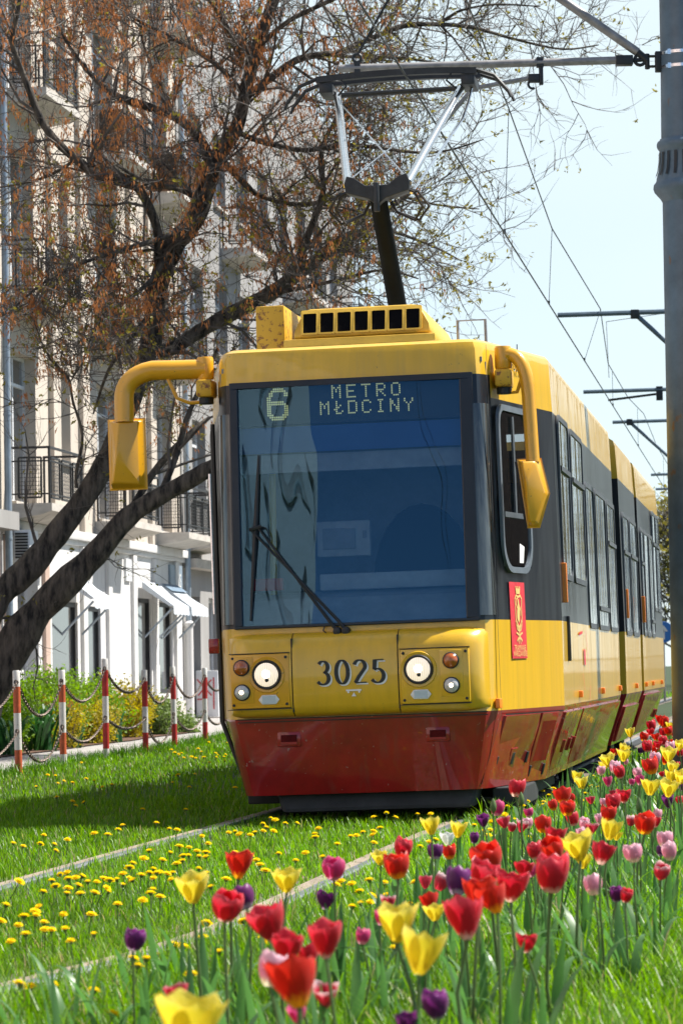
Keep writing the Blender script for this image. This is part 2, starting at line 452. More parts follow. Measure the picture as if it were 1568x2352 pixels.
def section(y0, y1, name, nose=False):
    b = MB(); LV2 = [(0.24, 1.03), (0.44, 1.09), (0.70, 1.195), (0.722, 1.2), (1.31, 1.205), (2.765, 1.195), (3.07, 1.18), (3.125, 1.165), (3.155, 1.12)]
    rr = []
    for z, ws in LV2:
        if nose: p = [(-ws, y0), (-ws, y1 - 1.9), (-ws * .74, y1), (ws * .74, y1), (ws, y1 - 1.9), (ws, y0)]
        else: p = [(-ws, y0), (-ws, y1), (ws, y1), (ws, y0)]
        rr.append([(x, y, z) for x, y in p])
    n = len(rr[0]); vv = [p for r_ in rr for p in r_]; ff = [[], [], []]
    for i in range(len(LV2) - 1):
        zc = (LV2[i][0] + LV2[i + 1][0]) / 2
        c = 1 if zc < .72 else 0 if zc < 1.31 else 2 if zc < 2.765 else 0
        for j in range(n):
            a = i * n + j; q = i * n + (j + 1) % n
            ff[c].append((q, a, a + n, q + n))
    b.add(rr[-1], [tuple(range(n))[::-1]], 3)
    for c in range(3): b.add(vv, ff[c], c)
    return b.build(name, [M['yellow'], M['red'], M['black'], M['rooftop']], tram, smooth=32)
middle_body = section(10.42, 13.62, 'middle_body')
rear_body = section(14.15, 21.6, 'rear_body', nose=True)
bel = MB()
for (y0, y1) in ((9.32, 10.42), (13.62, 14.15)):
    n = max(3, int((y1 - y0) / .075))
    for i in range(n):
        ya = y0 + (y1 - y0) * i / n; yb = y0 + (y1 - y0) * (i + 1) / n; ym = (ya + yb) / 2
        for (p, q, wa, wb) in ((ya, ym, .93, 1.02), (ym, yb, 1.02, .93)):
            bel.add([(-wa, p, .45), (wa, p, .45), (wa, p, 3.0), (-wa, p, 3.0), (-wb, q, .45), (wb, q, .45), (wb, q, 3.0), (-wb, q, 3.0)],
                    [(1, 5, 6, 2), (4, 0, 3, 7), (3, 2, 6, 7), (0, 4, 5, 1)])
bel.build('bellows', M['rubber'], tram, smooth=0)
# under-structure
u = MB()
u.box((-.98, 1.4, .12), (.98, 3.6, .60)).box((-.9, 4.2, .2), (.9, 9, .4)).box((-.9, 10.5, .2), (.9, 13.5, .4)).box((-.9, 14.3, .2), (.9, 20, .4))
u.box((.80, .42, .085), (1.00, 1.72, .215)).box((.96, 1.62, .13), (1.0, 1.66, .32))
u.build('underframe', M['under'], tram, smooth=0, bevel=.01)
cg = MB()
cg.prism([(-.60, .18, .265), (-.55, .13, .10), (.70, .13, .10), (.745, .18, .265)], (0, .35, 0))
cg.build('coupler_guard', M['under'], tram, smooth=20, bevel=.03)
for y in (2.0, 3.4, 8.2, 15.0, 17.2):
    ax = MB().tube([(-.76, y, .3), (.76, y, .3)], .05, 10)
    for s in (-1, 1): ax.lathe([(.08, -.05), (.3, -.05), (.32, -.03), (.3, .05), (.08, .05)], 24, 0, (0, 0, 0), 'Y')
    # wheel discs are turned across the axle
    wv = ax.v
    wm = MB().tube([(-.76, y, .3), (.76, y, .3)], .05, 10)
    for s in (-1, 1):
        wm.tube([(s * .68, y, .31), (s * .69, y, .31), (s * .79, y, .31), (s * .80, y, .31)], [.27, .31, .31, .27], 28)
    wm.build('wheelset', M['dark'], tram)

def stroke(pts, wfun, y, mb, mi=0, off=(0, 0)):
    """flat pen stroke in the x-z plane at depth y; width depends on stroke direction"""
    n = len(pts); L_ = []; R_ = []
    for i in range(n):
        a = pts[max(i - 1, 0)]; b = pts[min(i + 1, n - 1)]
        tx, tz = b[0] - a[0], b[1] - a[1]; l = math.hypot(tx, tz) or 1; tx /= l; tz /= l
        wd = wfun(tx, tz) / 2
        L_.append((pts[i][0] - tz * wd + off[0], y, pts[i][1] + tx * wd + off[1]))
        R_.append((pts[i][0] + tz * wd + off[0], y, pts[i][1] - tx * wd + off[1]))
    for i in range(n - 1): mb.quad(L_[i], R_[i], R_[i + 1], L_[i + 1], mi)

def arc(cx, cz, rx, rz, a0, a1, n=14):
    return [(cx + rx * math.cos(R(a0 + (a1 - a0) * i / n)), cz + rz * math.sin(R(a0 + (a1 - a0) * i / n))) for i in range(n + 1)]
DIG = {'3': [arc(.24, .74, .2, .24, 150, -80) , arc(.22, .26, .25, .26, 85, -150)],
       '0': [arc(.27, .5, .25, .49, 0, 360, 30)],
       '2': [arc(.25, .73, .23, .25, 165, -20) + [(.40, .55), (.2, .28), (.05, .03)], [(.02, .035), (.53, .035)]],
       '5': [[(.12, .965), (.5, .965)], [(.13, .98), (.10, .56)], arc(.22, .30, .27, .29, 118, -150, 20)]}
def number(text, x, z, h, y, mb, sh=(.042, -.036), pitch=.70):
    pen = lambda tx, tz: h * (.055 + .115 * abs(tz))
    for k, (mi, off, yy) in enumerate(((1, (h * sh[0] * 1.6, h * sh[1] * 1.6), y), (0, (0, 0), y - .0025))):
        cx = x
        for ch in text:
            for s in DIG[ch]:
                stroke([(cx + p[0] * h, z + p[1] * h) for p in s], pen, yy, mb, mi, off)
            cx += pitch * h

# ---- bulging front hood in three pieces
prof = [(.03, 1.275), (-.02, 1.268), (-.07, 1.25), (-.11, 1.215), (-.135, 1.16), (-.145, 1.08), (-.148, .98), (-.145, .88), (-.135, .80), (-.115, .755), (-.08, .735), (-.03, .727), (.03, .725)]
def hood(x0, x1, rl, rr):
    b = MB(); xs = [x0 + (x1 - x0) * i / 20 for i in range(21)]
    rows = []
    for x in xs:
        k = 1.0; dz = 0
        for r_, d in ((rl, x - x0), (rr, x1 - x)):
            if r_ and d < r_:
                t = 1 - d / r_; k = min(k, math.sqrt(max(0, 1 - t ** 2.6))); dz = max(dz, t ** 2.5)
        rows.append([(x, .045 + (y - .045) * k + 0.10 * max(0, abs(x + .01) - .62) ** 2, .995 + (z - .995) * (1 - .09 * dz)) for y, z in prof])
    n = len(prof)
    vv = [p for r_ in rows for p in r_]
    ff = [(i * n + j, i * n + j + 1, (i + 1) * n + j + 1, (i + 1) * n + j) for i in range(20) for j in range(n - 1)]
    ff.append(tuple(range(n))[::-1]); ff.append(tuple(range(20 * n, 21 * n)))
    return b.add(vv, ff)
hc = hood(-.408, .272, 0, 0).build('hood_panel', M['yellow'], tram, smooth=40)
hl = hood(-.845, -.416, .16, 0).build('hood_panel', M['yellow'], tram, smooth=40)
hr = hood(.280, .845, 0, .22).build('hood_panel', M['yellow'], tram, smooth=40)
g = MB().box((-.4165, -.128, .76), (-.4075, -.02, 1.235)).box((.2715, -.128, .76), (.2805, -.02, 1.235))
g.box((-.80, -.003, .716), (.83, .02, .7235))
g.build('seam', M['rubber'], tram, smooth=0)
fn = MB(); number('3025', -.245, .930, .152, -.1505, fn, pitch=.775)
nb = fn.build('fleet_number', [M['ink'], M['white']], tram, smooth=0)
sy = MB(); yy = -.1500
sy.quad((-.065, yy, .893), (.035, yy, .893), (.035, yy, .882), (-.065, yy, .882)); sy.poly([(-.03, yy, .848), (0, yy, .848), (-.015, yy, .874)])
for sx in (-.05, .02): sy.poly([(sx + .007 * math.cos(i * .7), yy, .876 + .007 * math.sin(i * .7)) for i in range(9)])
sy.build('jacking_mark', M['white'], tram, smooth=0)

# ---- lamp clusters
def cluster(x0, x1, z0, z1, xa, xh, warm, hx, sx):
    y = -.153
    p = MB().box((x0, y - .001, z0), (x1, y + .05, z1))
    pl = p.build('lamp_plate', M['yellow_warm'] if warm else M['yellow'], tram, bevel=.012)
    rec = MB().box((xa - .075, y - .006, .825), (xa + .075, y + .02, 1.125))
    rec.build('lamp_recess', M['yellow_warm'] if warm else M['yellow'], pl, bevel=.008)
    s = MB().box((x0 - .004, y + .004, z0 - .006), (x1 + .004, y + .045, z0 - .001)).box((x0 - .004, y + .004, z1 + .001), (x1 + .004, y + .045, z1 + .006))
    for (a, b) in ((x0 + .02, z0 + .025), (x1 - .022, z0 + .025), (x0 + .02, z1 - .025), (x1 - .022, z1 - .025)):
        MB().lathe([(.0095, .0), (.0095, -.004), (.004, -.005)][::-1], 10, 0, (a, y - .002, b), 'Y').build('screw', M['rubber'], pl, smooth=0)
    s.build('plate_seam', M['rubber'], pl, smooth=0)
    h = empty('headlamp'); h.parent = tram
    MB().lathe([(.081, -.024), (.089, -.028), (.094, -.018), (.098, .0)], 36, 0, (hx, y, 1.006), 'Y').build('bezel', M['rubber'], h)
    MB().lathe([(.004, -.040), (.03, -.0385), (.055, -.035), (.072, -.030), (.079, -.022)], 36, 0, (hx, y, 1.006), 'Y').build('lens', M['lamp'], h)
    MB().lathe([(.006, -.046), (.010, -.043), (.013, -.0395)], 16, 0, (hx + .004, y, .972), 'Y').build('bulb_shade', M['dark'], h)
    MB().lathe([(.010, -.044), (.022, -.042), (.026, -.0395)], 16, 0, (hx, y, 1.010), 'Y').build('bulb', M['lampcore'], h)
    MB().lathe([(.100, -.008), (.113, -.010), (.120, .002)], 36, 0, (hx, y, 1.006), 'Y').build('collar', M['yellow_warm'] if warm else M['yellow'], h)
    t = empty('turn_signal'); t.parent = tram
    MB().lathe([(.047, -.016), (.052, -.012), (.054, .0)], 26, 0, (sx, y - .006, 1.056), 'Y').build('bezel', M['rubber'], t)
    MB().lathe([(.004, -.044), (.016, -.043), (.030, -.034), (.042, -.022), (.047, -.014)], 26, 0, (sx, y - .006, 1.056), 'Y').build('lens', M['amber'], t)
    q = empty('position_lamp'); q.parent = tram
    MB().lathe([(.047, -.016), (.052, -.012), (.054, .0)], 26, 0, (sx, y - .006, .897), 'Y').build('bezel', M['rubber'], q)
    MB().lathe([(.016, -.036), (.030, -.032), (.042, -.022), (.047, -.014)], 26, 0, (sx, y - .006, .897), 'Y').build('lens', M['lens'], q)
    MB().lathe([(.003, -.042), (.009, -.041), (.0135, -.037)], 14, 0, (sx, y - .006, .897), 'Y').build('bulb', M['lampcore'], q)
    e = xh
    MB().prism([(e - .068, y - .002, .845), (e - .045, y - .002, .815), (e + .045, y - .002, .815), (e + .068, y - .002, .845), (e + .045, y - .002, .876), (e - .045, y - .002, .876)], (0, -.008, 0)).build('reflector', M['white'], tram, bevel=.003)
    MB().box((e - .043, y - .0125, .821), (e + .043, y - .0095, .870)).build('reflector_face', mat('reflector_grey', (.5, .58, .62), .3, coat=.5, var=.05), tram)
cluster(-.815, -.428, .790, 1.142, -.735, -.565, True, -.575, -.738)
cluster(.292, .735, .785, 1.137, .620, .418, False, .409, .618)
# lower hood panel seams that run to the ends
sm = MB().box((-.838, -.1485, .783), (-.42, -.12, .787)).box((.284, -.1485, .778), (.735, -.12, .782))
sm.build('seam', M['rubber'], tram, smooth=0)

# ---- bumper details
bp_ = MB()
bp_.add([(-.80, -.004, .703), (.83, -.004, .703), (.83, -.004, .697), (-.80, -.004, .697)], [(0, 3, 2, 1)])
for z, yo in ((.440, .0515),):
    bp_.box((-.70, yo - .0045, z - .0025), (.74, yo + .01, z + .0025))
bp_.build('bumper_seam', M['rubber'], tram, smooth=0)
for x in (-.47, .50):
    MB().box((x - .078, -.004 + .012, .535), (x + .078, .05, .635)).build('towing_hatch', M['red'], tram, bevel=.012)
    MB().box((x - .052, -.001, .55), (x + .052, .03, .612)).build('hatch_slot', M['redshade'], tram, bevel=.004)
    MB().box((x - .052, -.004, .55), (x + .052, .03, .566)).build('hatch_lip', M['red'], tram)

# ---- windscreen, frame, cab interior
def wf_y(z): return .015 + (z - 1.31) / (2.765 - 1.31) * .11
NX, NZ = 18, 12
gl = MB(); vv = []
XW = .765
for i in range(NZ + 1):
    z = 1.325 + (2.90 - 1.325) * i / NZ
    for j in range(NX + 1):
        x = -XW + 2 * XW * j / NX
        vv.append((x, wf_y(z) - .006 - .022 * (1 - (x / XW) ** 2), z))
gl.add(vv, [(i * (NX + 1) + j, i * (NX + 1) + j + 1, (i + 1) * (NX + 1) + j + 1, (i + 1) * (NX + 1) + j) for i in range(NZ) for j in range(NX)])
ws = gl.build('windscreen', M['windscreen'], tram, smooth=60)
ws['label'] = 'large windscreen reflecting blue sky and a pale building'
fr = MB()
def fbar(p, q, w, t=.03):
    fr.tube([p, q], w, 4)
def strip(x0, z0, x1, z1):
    fr.add([(x0, wf_y(z0) - .03, z0), (x1, wf_y(z0) - .03, z0), (x1, wf_y(z1) - .03, z1), (x0, wf_y(z1) - .03, z1),
            (x0, wf_y(z0) + .03, z0), (x1, wf_y(z0) + .03, z0), (x1, wf_y(z1) + .03, z1), (x0, wf_y(z1) + .03, z1)],
           [(0, 1, 2, 3), (1, 5, 6, 2), (5, 4, 7, 6), (4, 0, 3, 7), (0, 4, 5, 1), (3, 2, 6, 7)])
strip(-.80, 1.305, .80, 1.325); strip(-.80, 2.885, .80, 2.925); strip(-.80, 1.325, -.745, 2.885); strip(.715, 1.325, .80, 2.885)
fr.build('windscreen_frame', M['black'], tram, smooth=0, bevel=.006)
for s in (-1, 1):
    q = MB(); vv = []
    for z in (1.34, 1.7, 2.1, 2.5, 2.72):
        y0 = wf_y(z)
        for (x, dy) in ((.792, -.014), (.84, .0), (.875, .042), (.897, .13)):
            vv.append((s * x, y0 + dy - .004, z))
    ff = [(i * 4 + j, i * 4 + j + 1, (i + 1) * 4 + j + 1, (i + 1) * 4 + j) for i in range(4) for j in range(3)]
    if s < 0: ff = [f[::-1] for f in ff]
    q.add(vv, ff)
    q.build('corner_pane', mat('dusty_corner_glass', (.10, .11, .105), .12, coat=.4, var=.35, scale=3, stretch=(8, 8, .5), col2=(.015, .02, .025)), tram, smooth=60)
M['cab'] = mat('cab_grey', (.26, .27, .28), .7, var=.1)
M['cablight'] = mat('cab_light_panel', (.42, .42, .42), .6, var=.1)
c_ = MB().box((-.86, .17, .95), (.86, .20, 1.32)).box((-.86, 1.62, 1.0), (.86, 1.66, 3.05)).box((-.86, .2, 3.0), (.86, 1.66, 3.03)).box((-.88, .25, 1.0), (-.86, 1.66, 3.0)).box((.86, .25, 1.0), (.88, 1.66, 1.62)).box((.86, .25, 2.72), (.88, 1.66, 3.0)).box((.86, 1.15, 1.62), (.88, 1.66, 2.72)).box((-.86, .2, .98), (.86, 1.66, 1.0))
c_.build('cab_lining', M['cab'], tram, smooth=0)
c_ = MB().prism([(-.84, .12, 1.33), (-.84, .30, 1.50), (-.84, .62, 1.55), (-.84, .62, 1.31)], (1.68, 0, 0))
c_.box((-.30, .50, 1.55), (.70, .60, 1.66))
c_.build('dashboard', mat('dash_blue_grey', (.42, .46, .48), .5, var=.1), tram, bevel=.01)
c_ = MB().box((-.8, .22, 2.46), (.8, .24, 2.63)); c_.build('sun_visor', mat('blue_visor', (.03, .12, .38), .5, var=.05), tram)
c_ = MB().box((-.8, .26, 2.33), (.8, .30, 2.45)); c_.build('visor_rail', M['cablight'], tram)
s_ = MB(); prof_s = [(.20 + .30 * math.sin(math.pi * t) ** .6 * (1 - .15 * t), 1.45 + .72 * t) for t in [i / 10 for i in range(11)]]
s_ = MB().prism([(.36 + .34 * math.cos(R(a)), .80, 1.60 + .52 * math.sin(R(a))) for a in range(0, 181, 15)] + [(.02, .80, 1.40), (.70, .80, 1.40)], (0, .12, 0))
s_.build('driver_seat', M['void'], tram, bevel=.04, bseg=3)
e_ = MB().box((-.34, .72, 1.78), (.02, .78, 2.02)); e_.build('equipment_panel', M['cablight'], tram, bevel=.01)
e_ = MB().box((-.30, .71, 1.83), (-.08, .725, 1.97)).box((-.03, .71, 1.90), (-.005, .725, 1.95)); e_.build('equipment_screen', M['cab'], tram, bevel=.004)
e_ = MB().tube([(-.62, .55, 1.45), (-.60, .55, 2.4)], .025, 8); e_.build('grab_rail', M['yellow'], tram)
e_ = MB().box((-.72, .30, 1.56), (-.52, .36, 1.64)); e_.build('red_box', M['banner'], tram)
# destination display
d_ = MB().box((-.76, .235, 2.645), (.70, .31, 2.90)); disp = d_.build('destination_display', mat('display_black', (.02, .028, .035), .5, var=.1), tram)
F57 = {'M': ["10001", "11011", "10101", "10101", "10001", "10001", "10001"], 'E': ["11111", "10000", "10000", "11110", "10000", "10000", "11111"],
       'T': ["11111", "00100", "00100", "00100", "00100", "00100", "00100"], 'R': ["11110", "10001", "10001", "11110", "10100", "10010", "10001"],
       'O': ["01110", "10001", "10001", "10001", "10001", "10001", "01110"], 'L': ["01000", "01000", "01010", "01100", "11000", "01001", "01110"],
       'D': ["11110", "10001", "10001", "10001", "10001", "10001", "11110"], 'C': ["01110", "10001", "10000", "10000", "10000", "10001", "01110"],
       'I': ["01110", "00100", "00100", "00100", "00100", "00100", "01110"], 'N': ["10001", "11001", "11001", "10101", "10011", "10011", "10001"],
       'Y': ["10001", "10001", "01010", "00100", "00100", "00100", "00100"]}
SIX = ["0001111100", "0011111110", "0110000011", "0110000011", "1100000000", "1100000000", "1111111100", "1111111110", "1100000011", "1100000011", "1100000011", "1100000011", "1110000111", "0111111110", "0011111100"]
ld = MB()
def dots(rows, x, z, p, r):
    for i, row in enumerate(rows):
        for j, ch in enumerate(row):
            if ch == '1':
                cx, cz = x + j * p, z - i * p
                ld.poly([(cx + r * math.cos(k * math.pi / 3), .2335, cz + r * math.sin(k * math.pi / 3)) for k in range(6)])
x = -.135
for ch in 'METRO': dots(F57[ch], x, 2.886, .0128, .0058); x += .0985
x = -.215
for ch in 'MLDCINY': dots(F57[ch], x, 2.781, .0128, .0058); x += .0925
dots(SIX, -.565, 2.882, .0143, .0066)
ld.build('lettering', M['led'], disp, smooth=0)
# wipers
w_ = MB()
for (xa, za, xb, zb) in ((-.125, 1.275, -.625, 1.965), (-.068, 1.275, -.675, 1.955)):
    w_.tube([(xa, -.035, za), (xa - .05, -.045, za + .07), (xb, wf_y(zb) - .055, zb)], [.014, .012, .007], 6)
for xa in (-.125, -.068): w_.lathe([(.010, -.06), (.024, -.055), (.028, -.03), (.028, .0)], 16, 0, (xa, -.005, 1.272), 'Y')
w_.tube([(-.68, wf_y(1.95) - .06, 1.952), (-.60, wf_y(1.95) - .06, 1.972)], .013, 6)
w_.tube([(-.125, -.03, 1.262), (-.19, -.035, 1.255), (-.215, -.03, 1.28), (-.205, -.02, 1.31)], .005, 5)
w_.tube([(-.615, wf_y(2) - .06, 1.975), (-.57, wf_y(2) - .07, 1.96), (-.545, wf_y(2) - .06, 1.90), (-.55, wf_y(2) - .06, 1.87)], .004, 5)
wip = w_.build('wiper_arm', M['rubber'], tram)
w2 = MB().tube([(-.690, wf_y(1.36) - .03, 1.36), (-.665, wf_y(1.7) - .036, 1.7), (-.645, wf_y(1.95) - .042, 1.95), (-.628, wf_y(2.2) - .038, 2.2), (-.612, wf_y(2.44) - .034, 2.44)], [.007, .013, .017, .013, .007], 6)
w2.build('blade', M['rubber'], wip)

# ---- nose side (right of the picture): driver's window, banner, lamps
P0 = Vector((.905, .185, 0)); P1 = Vector((1.188, 1.77, 0)); TN = (P1 - P0).normalized(); NN = Vector((TN.y, -TN.x, 0))
NL = (P1 - P0).length
def ns(t, z, d=0.0):
    """point on the nose side: t metres from the front seam, height z, d metres proud (follows the tumblehome)"""
    s = 0 if z < .72 else -0.004 * (z - .72)
    q = P0 + TN * (t * NL / 1.62) + NN * (d + s + .006)
    if z < .70:
        k = (.70 - z) / .48
        q = q + Vector((-.155 * k, 0, 0))
    return Vector((q.x, q.y, z))
def rrect(x0, x1, z0, z1, r, n=5, rb=None):
    rb = rb or r; pts = []
    for (cx, cz, a, rr_) in ((x1 - rb, z0 + rb, -90, rb), (x1 - r, z1 - r, 0, r), (x0 + r, z1 - r, 90, r), (x0 + rb, z0 + rb, 180, rb)):
        for i in range(n + 1): pts.append((cx + rr_ * math.cos(R(a + 90 * i / n)), cz + rr_ * math.sin(R(a + 90 * i / n))))
    return pts
def frame_ring(mb, outer, inner, fn, d0, d1, mi=0):
    n = len(outer)
    vs = [fn(a, b, d0) for a, b in outer] + [fn(a, b, d1) for a, b in outer] + [fn(a, b, d1) for a, b in inner] + [fn(a, b, d0) for a, b in inner]
    fs = []
    for k in range(3):
        for i in range(n): fs.append((k * n + i, k * n + (i + 1) % n, (k + 1) * n + (i + 1) % n, (k + 1) * n + i))
    mb.add(vs, fs, mi)
b = MB(); ho = dict(a=.17, c=.86, e=1.66, f=2.69)
def cellpt(t, z):
    k = (z - 1.31) / (2.765 - 1.31); lo, hi = LV[4], LV[5]
    y0 = lo[1] + .16 + (hi[1] - lo[1]) * k; x0 = lo[2] + .005 + (hi[2] - lo[2]) * k; x1 = lo[3] + (hi[3] - lo[3]) * k; y1 = lo[4] + (hi[4] - lo[4]) * k
    return (x0 + (x1 - x0) * t, y0 + (y1 - y0) * t, z)
ta, tc = .17 / 1.62, .86 / 1.62
for (p, q, r_, t_) in ((0, ta, 1.31, 2.765), (tc, 1, 1.31, 2.765), (ta, tc, 1.31, 1.66), (ta, tc, 2.69, 2.765)):
    b.quad(cellpt(p, r_), cellpt(q, r_), cellpt(q, t_), cellpt(p, t_))
b.build('window_surround', M['black'], tram, smooth=0)
dw = empty('side_window'); dw.parent = tram
b = MB(); frame_ring(b, rrect(.13, .90, 1.62, 2.73, .12, 6, .22), rrect(.17, .86, 1.66, 2.69, .10, 6, .19), ns, -.002, .018); b.build('frame', mat('light_frame_grey', (.17, .20, .23), .4, metal=.3, var=.1), dw, smooth=30)
b = MB(); b.poly([ns(a, z, .006) for a, z in rrect(.18, .85, 1.67, 2.68, .09, 6, .18)]); b.build('pane', M['sideglass'], dw, smooth=0)
b = MB()
for (a, c, e, f) in ((.19, .84, 1.985, 2.02), (.47, .51, 2.02, 2.66)):
    b.add([ns(a, e, .008), ns(c, e, .008), ns(c, f, .008), ns(a, f, .008), ns(a, e, .022), ns(c, e, .022), ns(c, f, .022), ns(a, f, .022)], [(4, 5, 6, 7), (0, 1, 5, 4), (1, 2, 6, 5), (2, 3, 7, 6), (3, 0, 4, 7)])
b.build('glazing_bar', M['framegrey'], dw, smooth=0)
b = MB(); b.add([ns(.56, 1.69, .009), ns(.66, 1.69, .009), ns(.70, 1.80, .009), ns(.58, 1.82, .009)], [(0, 1, 2, 3)]); b.build('paper', M['white'], dw, smooth=0)
# red banner with the tramway crest
b = MB(); b.add([ns(.285, 1.055, .004), ns(.675, 1.055, .004), ns(.665, 1.560, .004), ns(.275, 1.560, .004)], [(0, 1, 2, 3)])
ban = b.build('crest_banner', M['banner'], tram, smooth=0)
b = MB(); D_ = .0075
def cr(u_, v_): return ns(.48 + u_ * .39, 1.055 + v_ * .505, D_)
def cpoly(pts): b.poly([cr(x_, z_) for x_, z_ in pts])
def cline(pts, wd=.02):
    n = len(pts)
    for i in range(n - 1):
        (x0, z0), (x1, z1) = pts[i], pts[i + 1]
        tx, tz = (x1 - x0) * .39, (z1 - z0) * .505; l = math.hypot(tx, tz) or 1
        ox, oz = -tz / l * wd * .5, tx / l * wd * .5 * .39 / .505
        b.quad(cr(x0 + ox, z0 + oz), cr(x0 - ox, z0 - oz), cr(x1 - ox, z1 - oz), cr(x1 + ox, z1 + oz))
cpoly([(-.12, .845), (.12, .845), (.15, .92), (-.15, .92)]); cpoly([(-.15, .925), (-.09, .925), (-.09, .945), (-.15, .945)]); cpoly([(-.03, .925), (.03, .925), (.03, .945), (-.03, .945)]); cpoly([(.09, .925), (.15, .925), (.15, .945), (.09, .945)])
sh = [(-.13, .83), (-.23, .775), (-.20, .70), (-.20, .52), (-.10, .45), (0, .41)]
cline(sh, .035); cline([(-x_, z_) for x_, z_ in sh], .035); cline([(-.13, .83), (-.05, .81), (.05, .81), (.13, .83)], .035)
cpoly([(-.02, .465), (.05, .50), (.06, .58), (.10, .66), (.04, .72), (.02, .785), (-.05, .76), (-.04, .70), (-.10, .62), (-.11, .53)])
cline([(-.07, .66), (-.15, .72), (-.12, .78), (-.03, .79)], .03); cline([(.09, .68), (.14, .62), (.12, .56)], .03)
for s in (-1, 1):
    for k in range(4): cline([(s * .03, .36 + k * .012), (s * (.13 + .02 * k), .38 + .022 * k), (s * (.19 + .01 * k), .44 + .018 * k)], .03)
    cline([(0, .29), (s * .11, .325), (s * .20, .335)], .035); cline([(0, .29), (s * .10, .255), (s * .17, .225)], .035); cline([(0, .28), (s * .05, .235), (s * .06, .19)], .03)
cline([(0, .40), (0, .28)], .05)
b.build('crest', M['gold'], ban, smooth=0)

def text_mesh(name, body_, size, mw, m, parent, align='CENTER', sx=1.0):
    cu = bpy.data.curves.new(name + '_curve', 'FONT'); cu.body = body_; cu.size = size; cu.align_x = align; cu.align_y = 'CENTER'; cu.resolution_u = 4
    o = bpy.data.objects.new(name + '_tmp', cu); COL.objects.link(o)
    dg = bpy.context.evaluated_depsgraph_get(); dg.update()
    me = bpy.data.meshes.new_from_object(o.evaluated_get(dg))
    bpy.data.objects.remove(o); bpy.data.curves.remove(cu)
    me.materials.clear(); me.materials.append(m)
    q = bpy.data.objects.new(name, me); COL.objects.link(q)
    if parent: q.parent = parent
    q.matrix_local = mw
    return q
def basis(o, xv, zv):
    xv = Vector(xv).normalized(); zv = Vector(zv).normalized(); yv = zv.cross(xv).normalized()
    zz = xv.cross(yv)
    return Matrix(((xv.x, yv.x, zz.x, o[0]), (xv.y, yv.y, zz.y, o[1]), (xv.z, yv.z, zz.z, o[2]), (0, 0, 0, 1)))
for (t, z, sz) in (('TRAMWAJE', 1.122, .058), ('WARSZAWSKIE', 1.084, .050)):
    text_mesh('lettering', t, sz, basis(ns(.48, z, .008), TN, NN), M['gold'], ban)
# fleet number above, partly behind the mirror arm
fn = MB(); number('3025', 0, 0, .092, 0, fn, pitch=.76)
fo = fn.build('fleet_number', [M['ink'], M['white']], tram, smooth=0)
q = ns(.60, 2.985, .010)
fo.matrix_local = Matrix(((TN.x, -NN.x, 0, q.x), (TN.y, -NN.y, 0, q.y), (0, 0, 1, q.z), (0, 0, 0, 1)))
# marker lamp, hatch, louvre, latches, seams
def npart(name, a, c, z0, z1, d, m, bev=.006, d0=-.02):
    mb = MB(); mb.add([ns(a, z0, d0), ns(c, z0, d0), ns(c, z1, d0), ns(a, z1, d0), ns(a, z0, d), ns(c, z0, d), ns(c, z1, d), ns(a, z1, d)], [(3, 2, 1, 0), (4, 5, 6, 7), (0, 1, 5, 4), (1, 2, 6, 5), (2, 3, 7, 6), (3, 0, 4, 7)])
    return mb.build(name, m, tram, bevel=bev, smooth=20)
npart('side_marker', -.115, -.045, .735, .80, .012, M['orange'])
npart('skirt_hatch', .08, .98, .30, .685, .008, M['red'])
lv = npart('louvre', 1.04, 1.50, .27, .685, .010, M['red'])
b = MB()
for k in range(14):
    a = 1.10 + k * .0245
    b.add([ns(a, .355, .011), ns(a + .018, .355, .020), ns(a + .018, .625, .020), ns(a, .625, .011)], [(0, 1, 2, 3)])
b.build('slat', M['red'], lv, smooth=0)
for (a, z) in ((.13, .39), (.90, .40), (1.08, .30), (1.46, .30)):
    npart('latch', a - .016, a + .016, z - .045, z + .03, .020, M['dark'])
hp = npart('handle_plate', .44, .60, .325, .465, .016, M['red']); npart('handle_slot', .485, .555, .355, .435, .018, M['rubber'])
b = MB()
for (a, c, e, f) in ((-.055, -.045, .25, 3.12),):
    zs = [.25, .45, .70, 1.0, 1.6, 2.2, 2.8, 3.1]
    for i in range(len(zs) - 1): b.quad(ns(a, zs[i], .003), ns(c, zs[i], .003), ns(c, zs[i + 1], .003), ns(a, zs[i + 1], .003))
b.quad(ns(.06, .688, .004), ns(1.62, .682, .004), ns(1.62, .692, .004), ns(.06, .698, .004))
b.build('panel_seam', M['rubber'], tram, smooth=0)
# skirt hatches along the straight side
def sidept(y, z, d=0.0, x=1.2):
    if z < .70: x = 1.2 - .17 * (.70 - z) / .48
    return Vector((x + .006 + d, y, z))
def spart(name, y0, y1, z0, z1, d, m, bev=.006, parent=None):
    mb = MB(); mb.add([sidept(y0, z0, -.02), sidept(y1, z0, -.02), sidept(y1, z1, -.02), sidept(y0, z1, -.02), sidept(y0, z0, d), sidept(y1, z0, d), sidept(y1, z1, d), sidept(y0, z1, d)],
           [(3, 2, 1, 0), (4, 5, 6, 7), (0, 1, 5, 4), (1, 2, 6, 5), (2, 3, 7, 6), (3, 0, 4, 7)])
    return mb.build(name, m, parent or tram, bevel=bev, smooth=20)
spart('skirt_hatch', 1.95, 3.75, .26, .675, .008, M['red']); spart('skirt_hatch', 3.9, 9.2, .25, .675, .010, M['red'])
spart('skirt_hatch', 10.6, 13.3, .27, .60, .010, M['red']); spart('skirt_hatch', 14.3, 18.6, .27, .675, .010, M['red'])
for y in (2.5, 3.1, 3.6, 18.0, 18.4): spart('latch', y, y + .05, .38, .47, .03, M['red'])
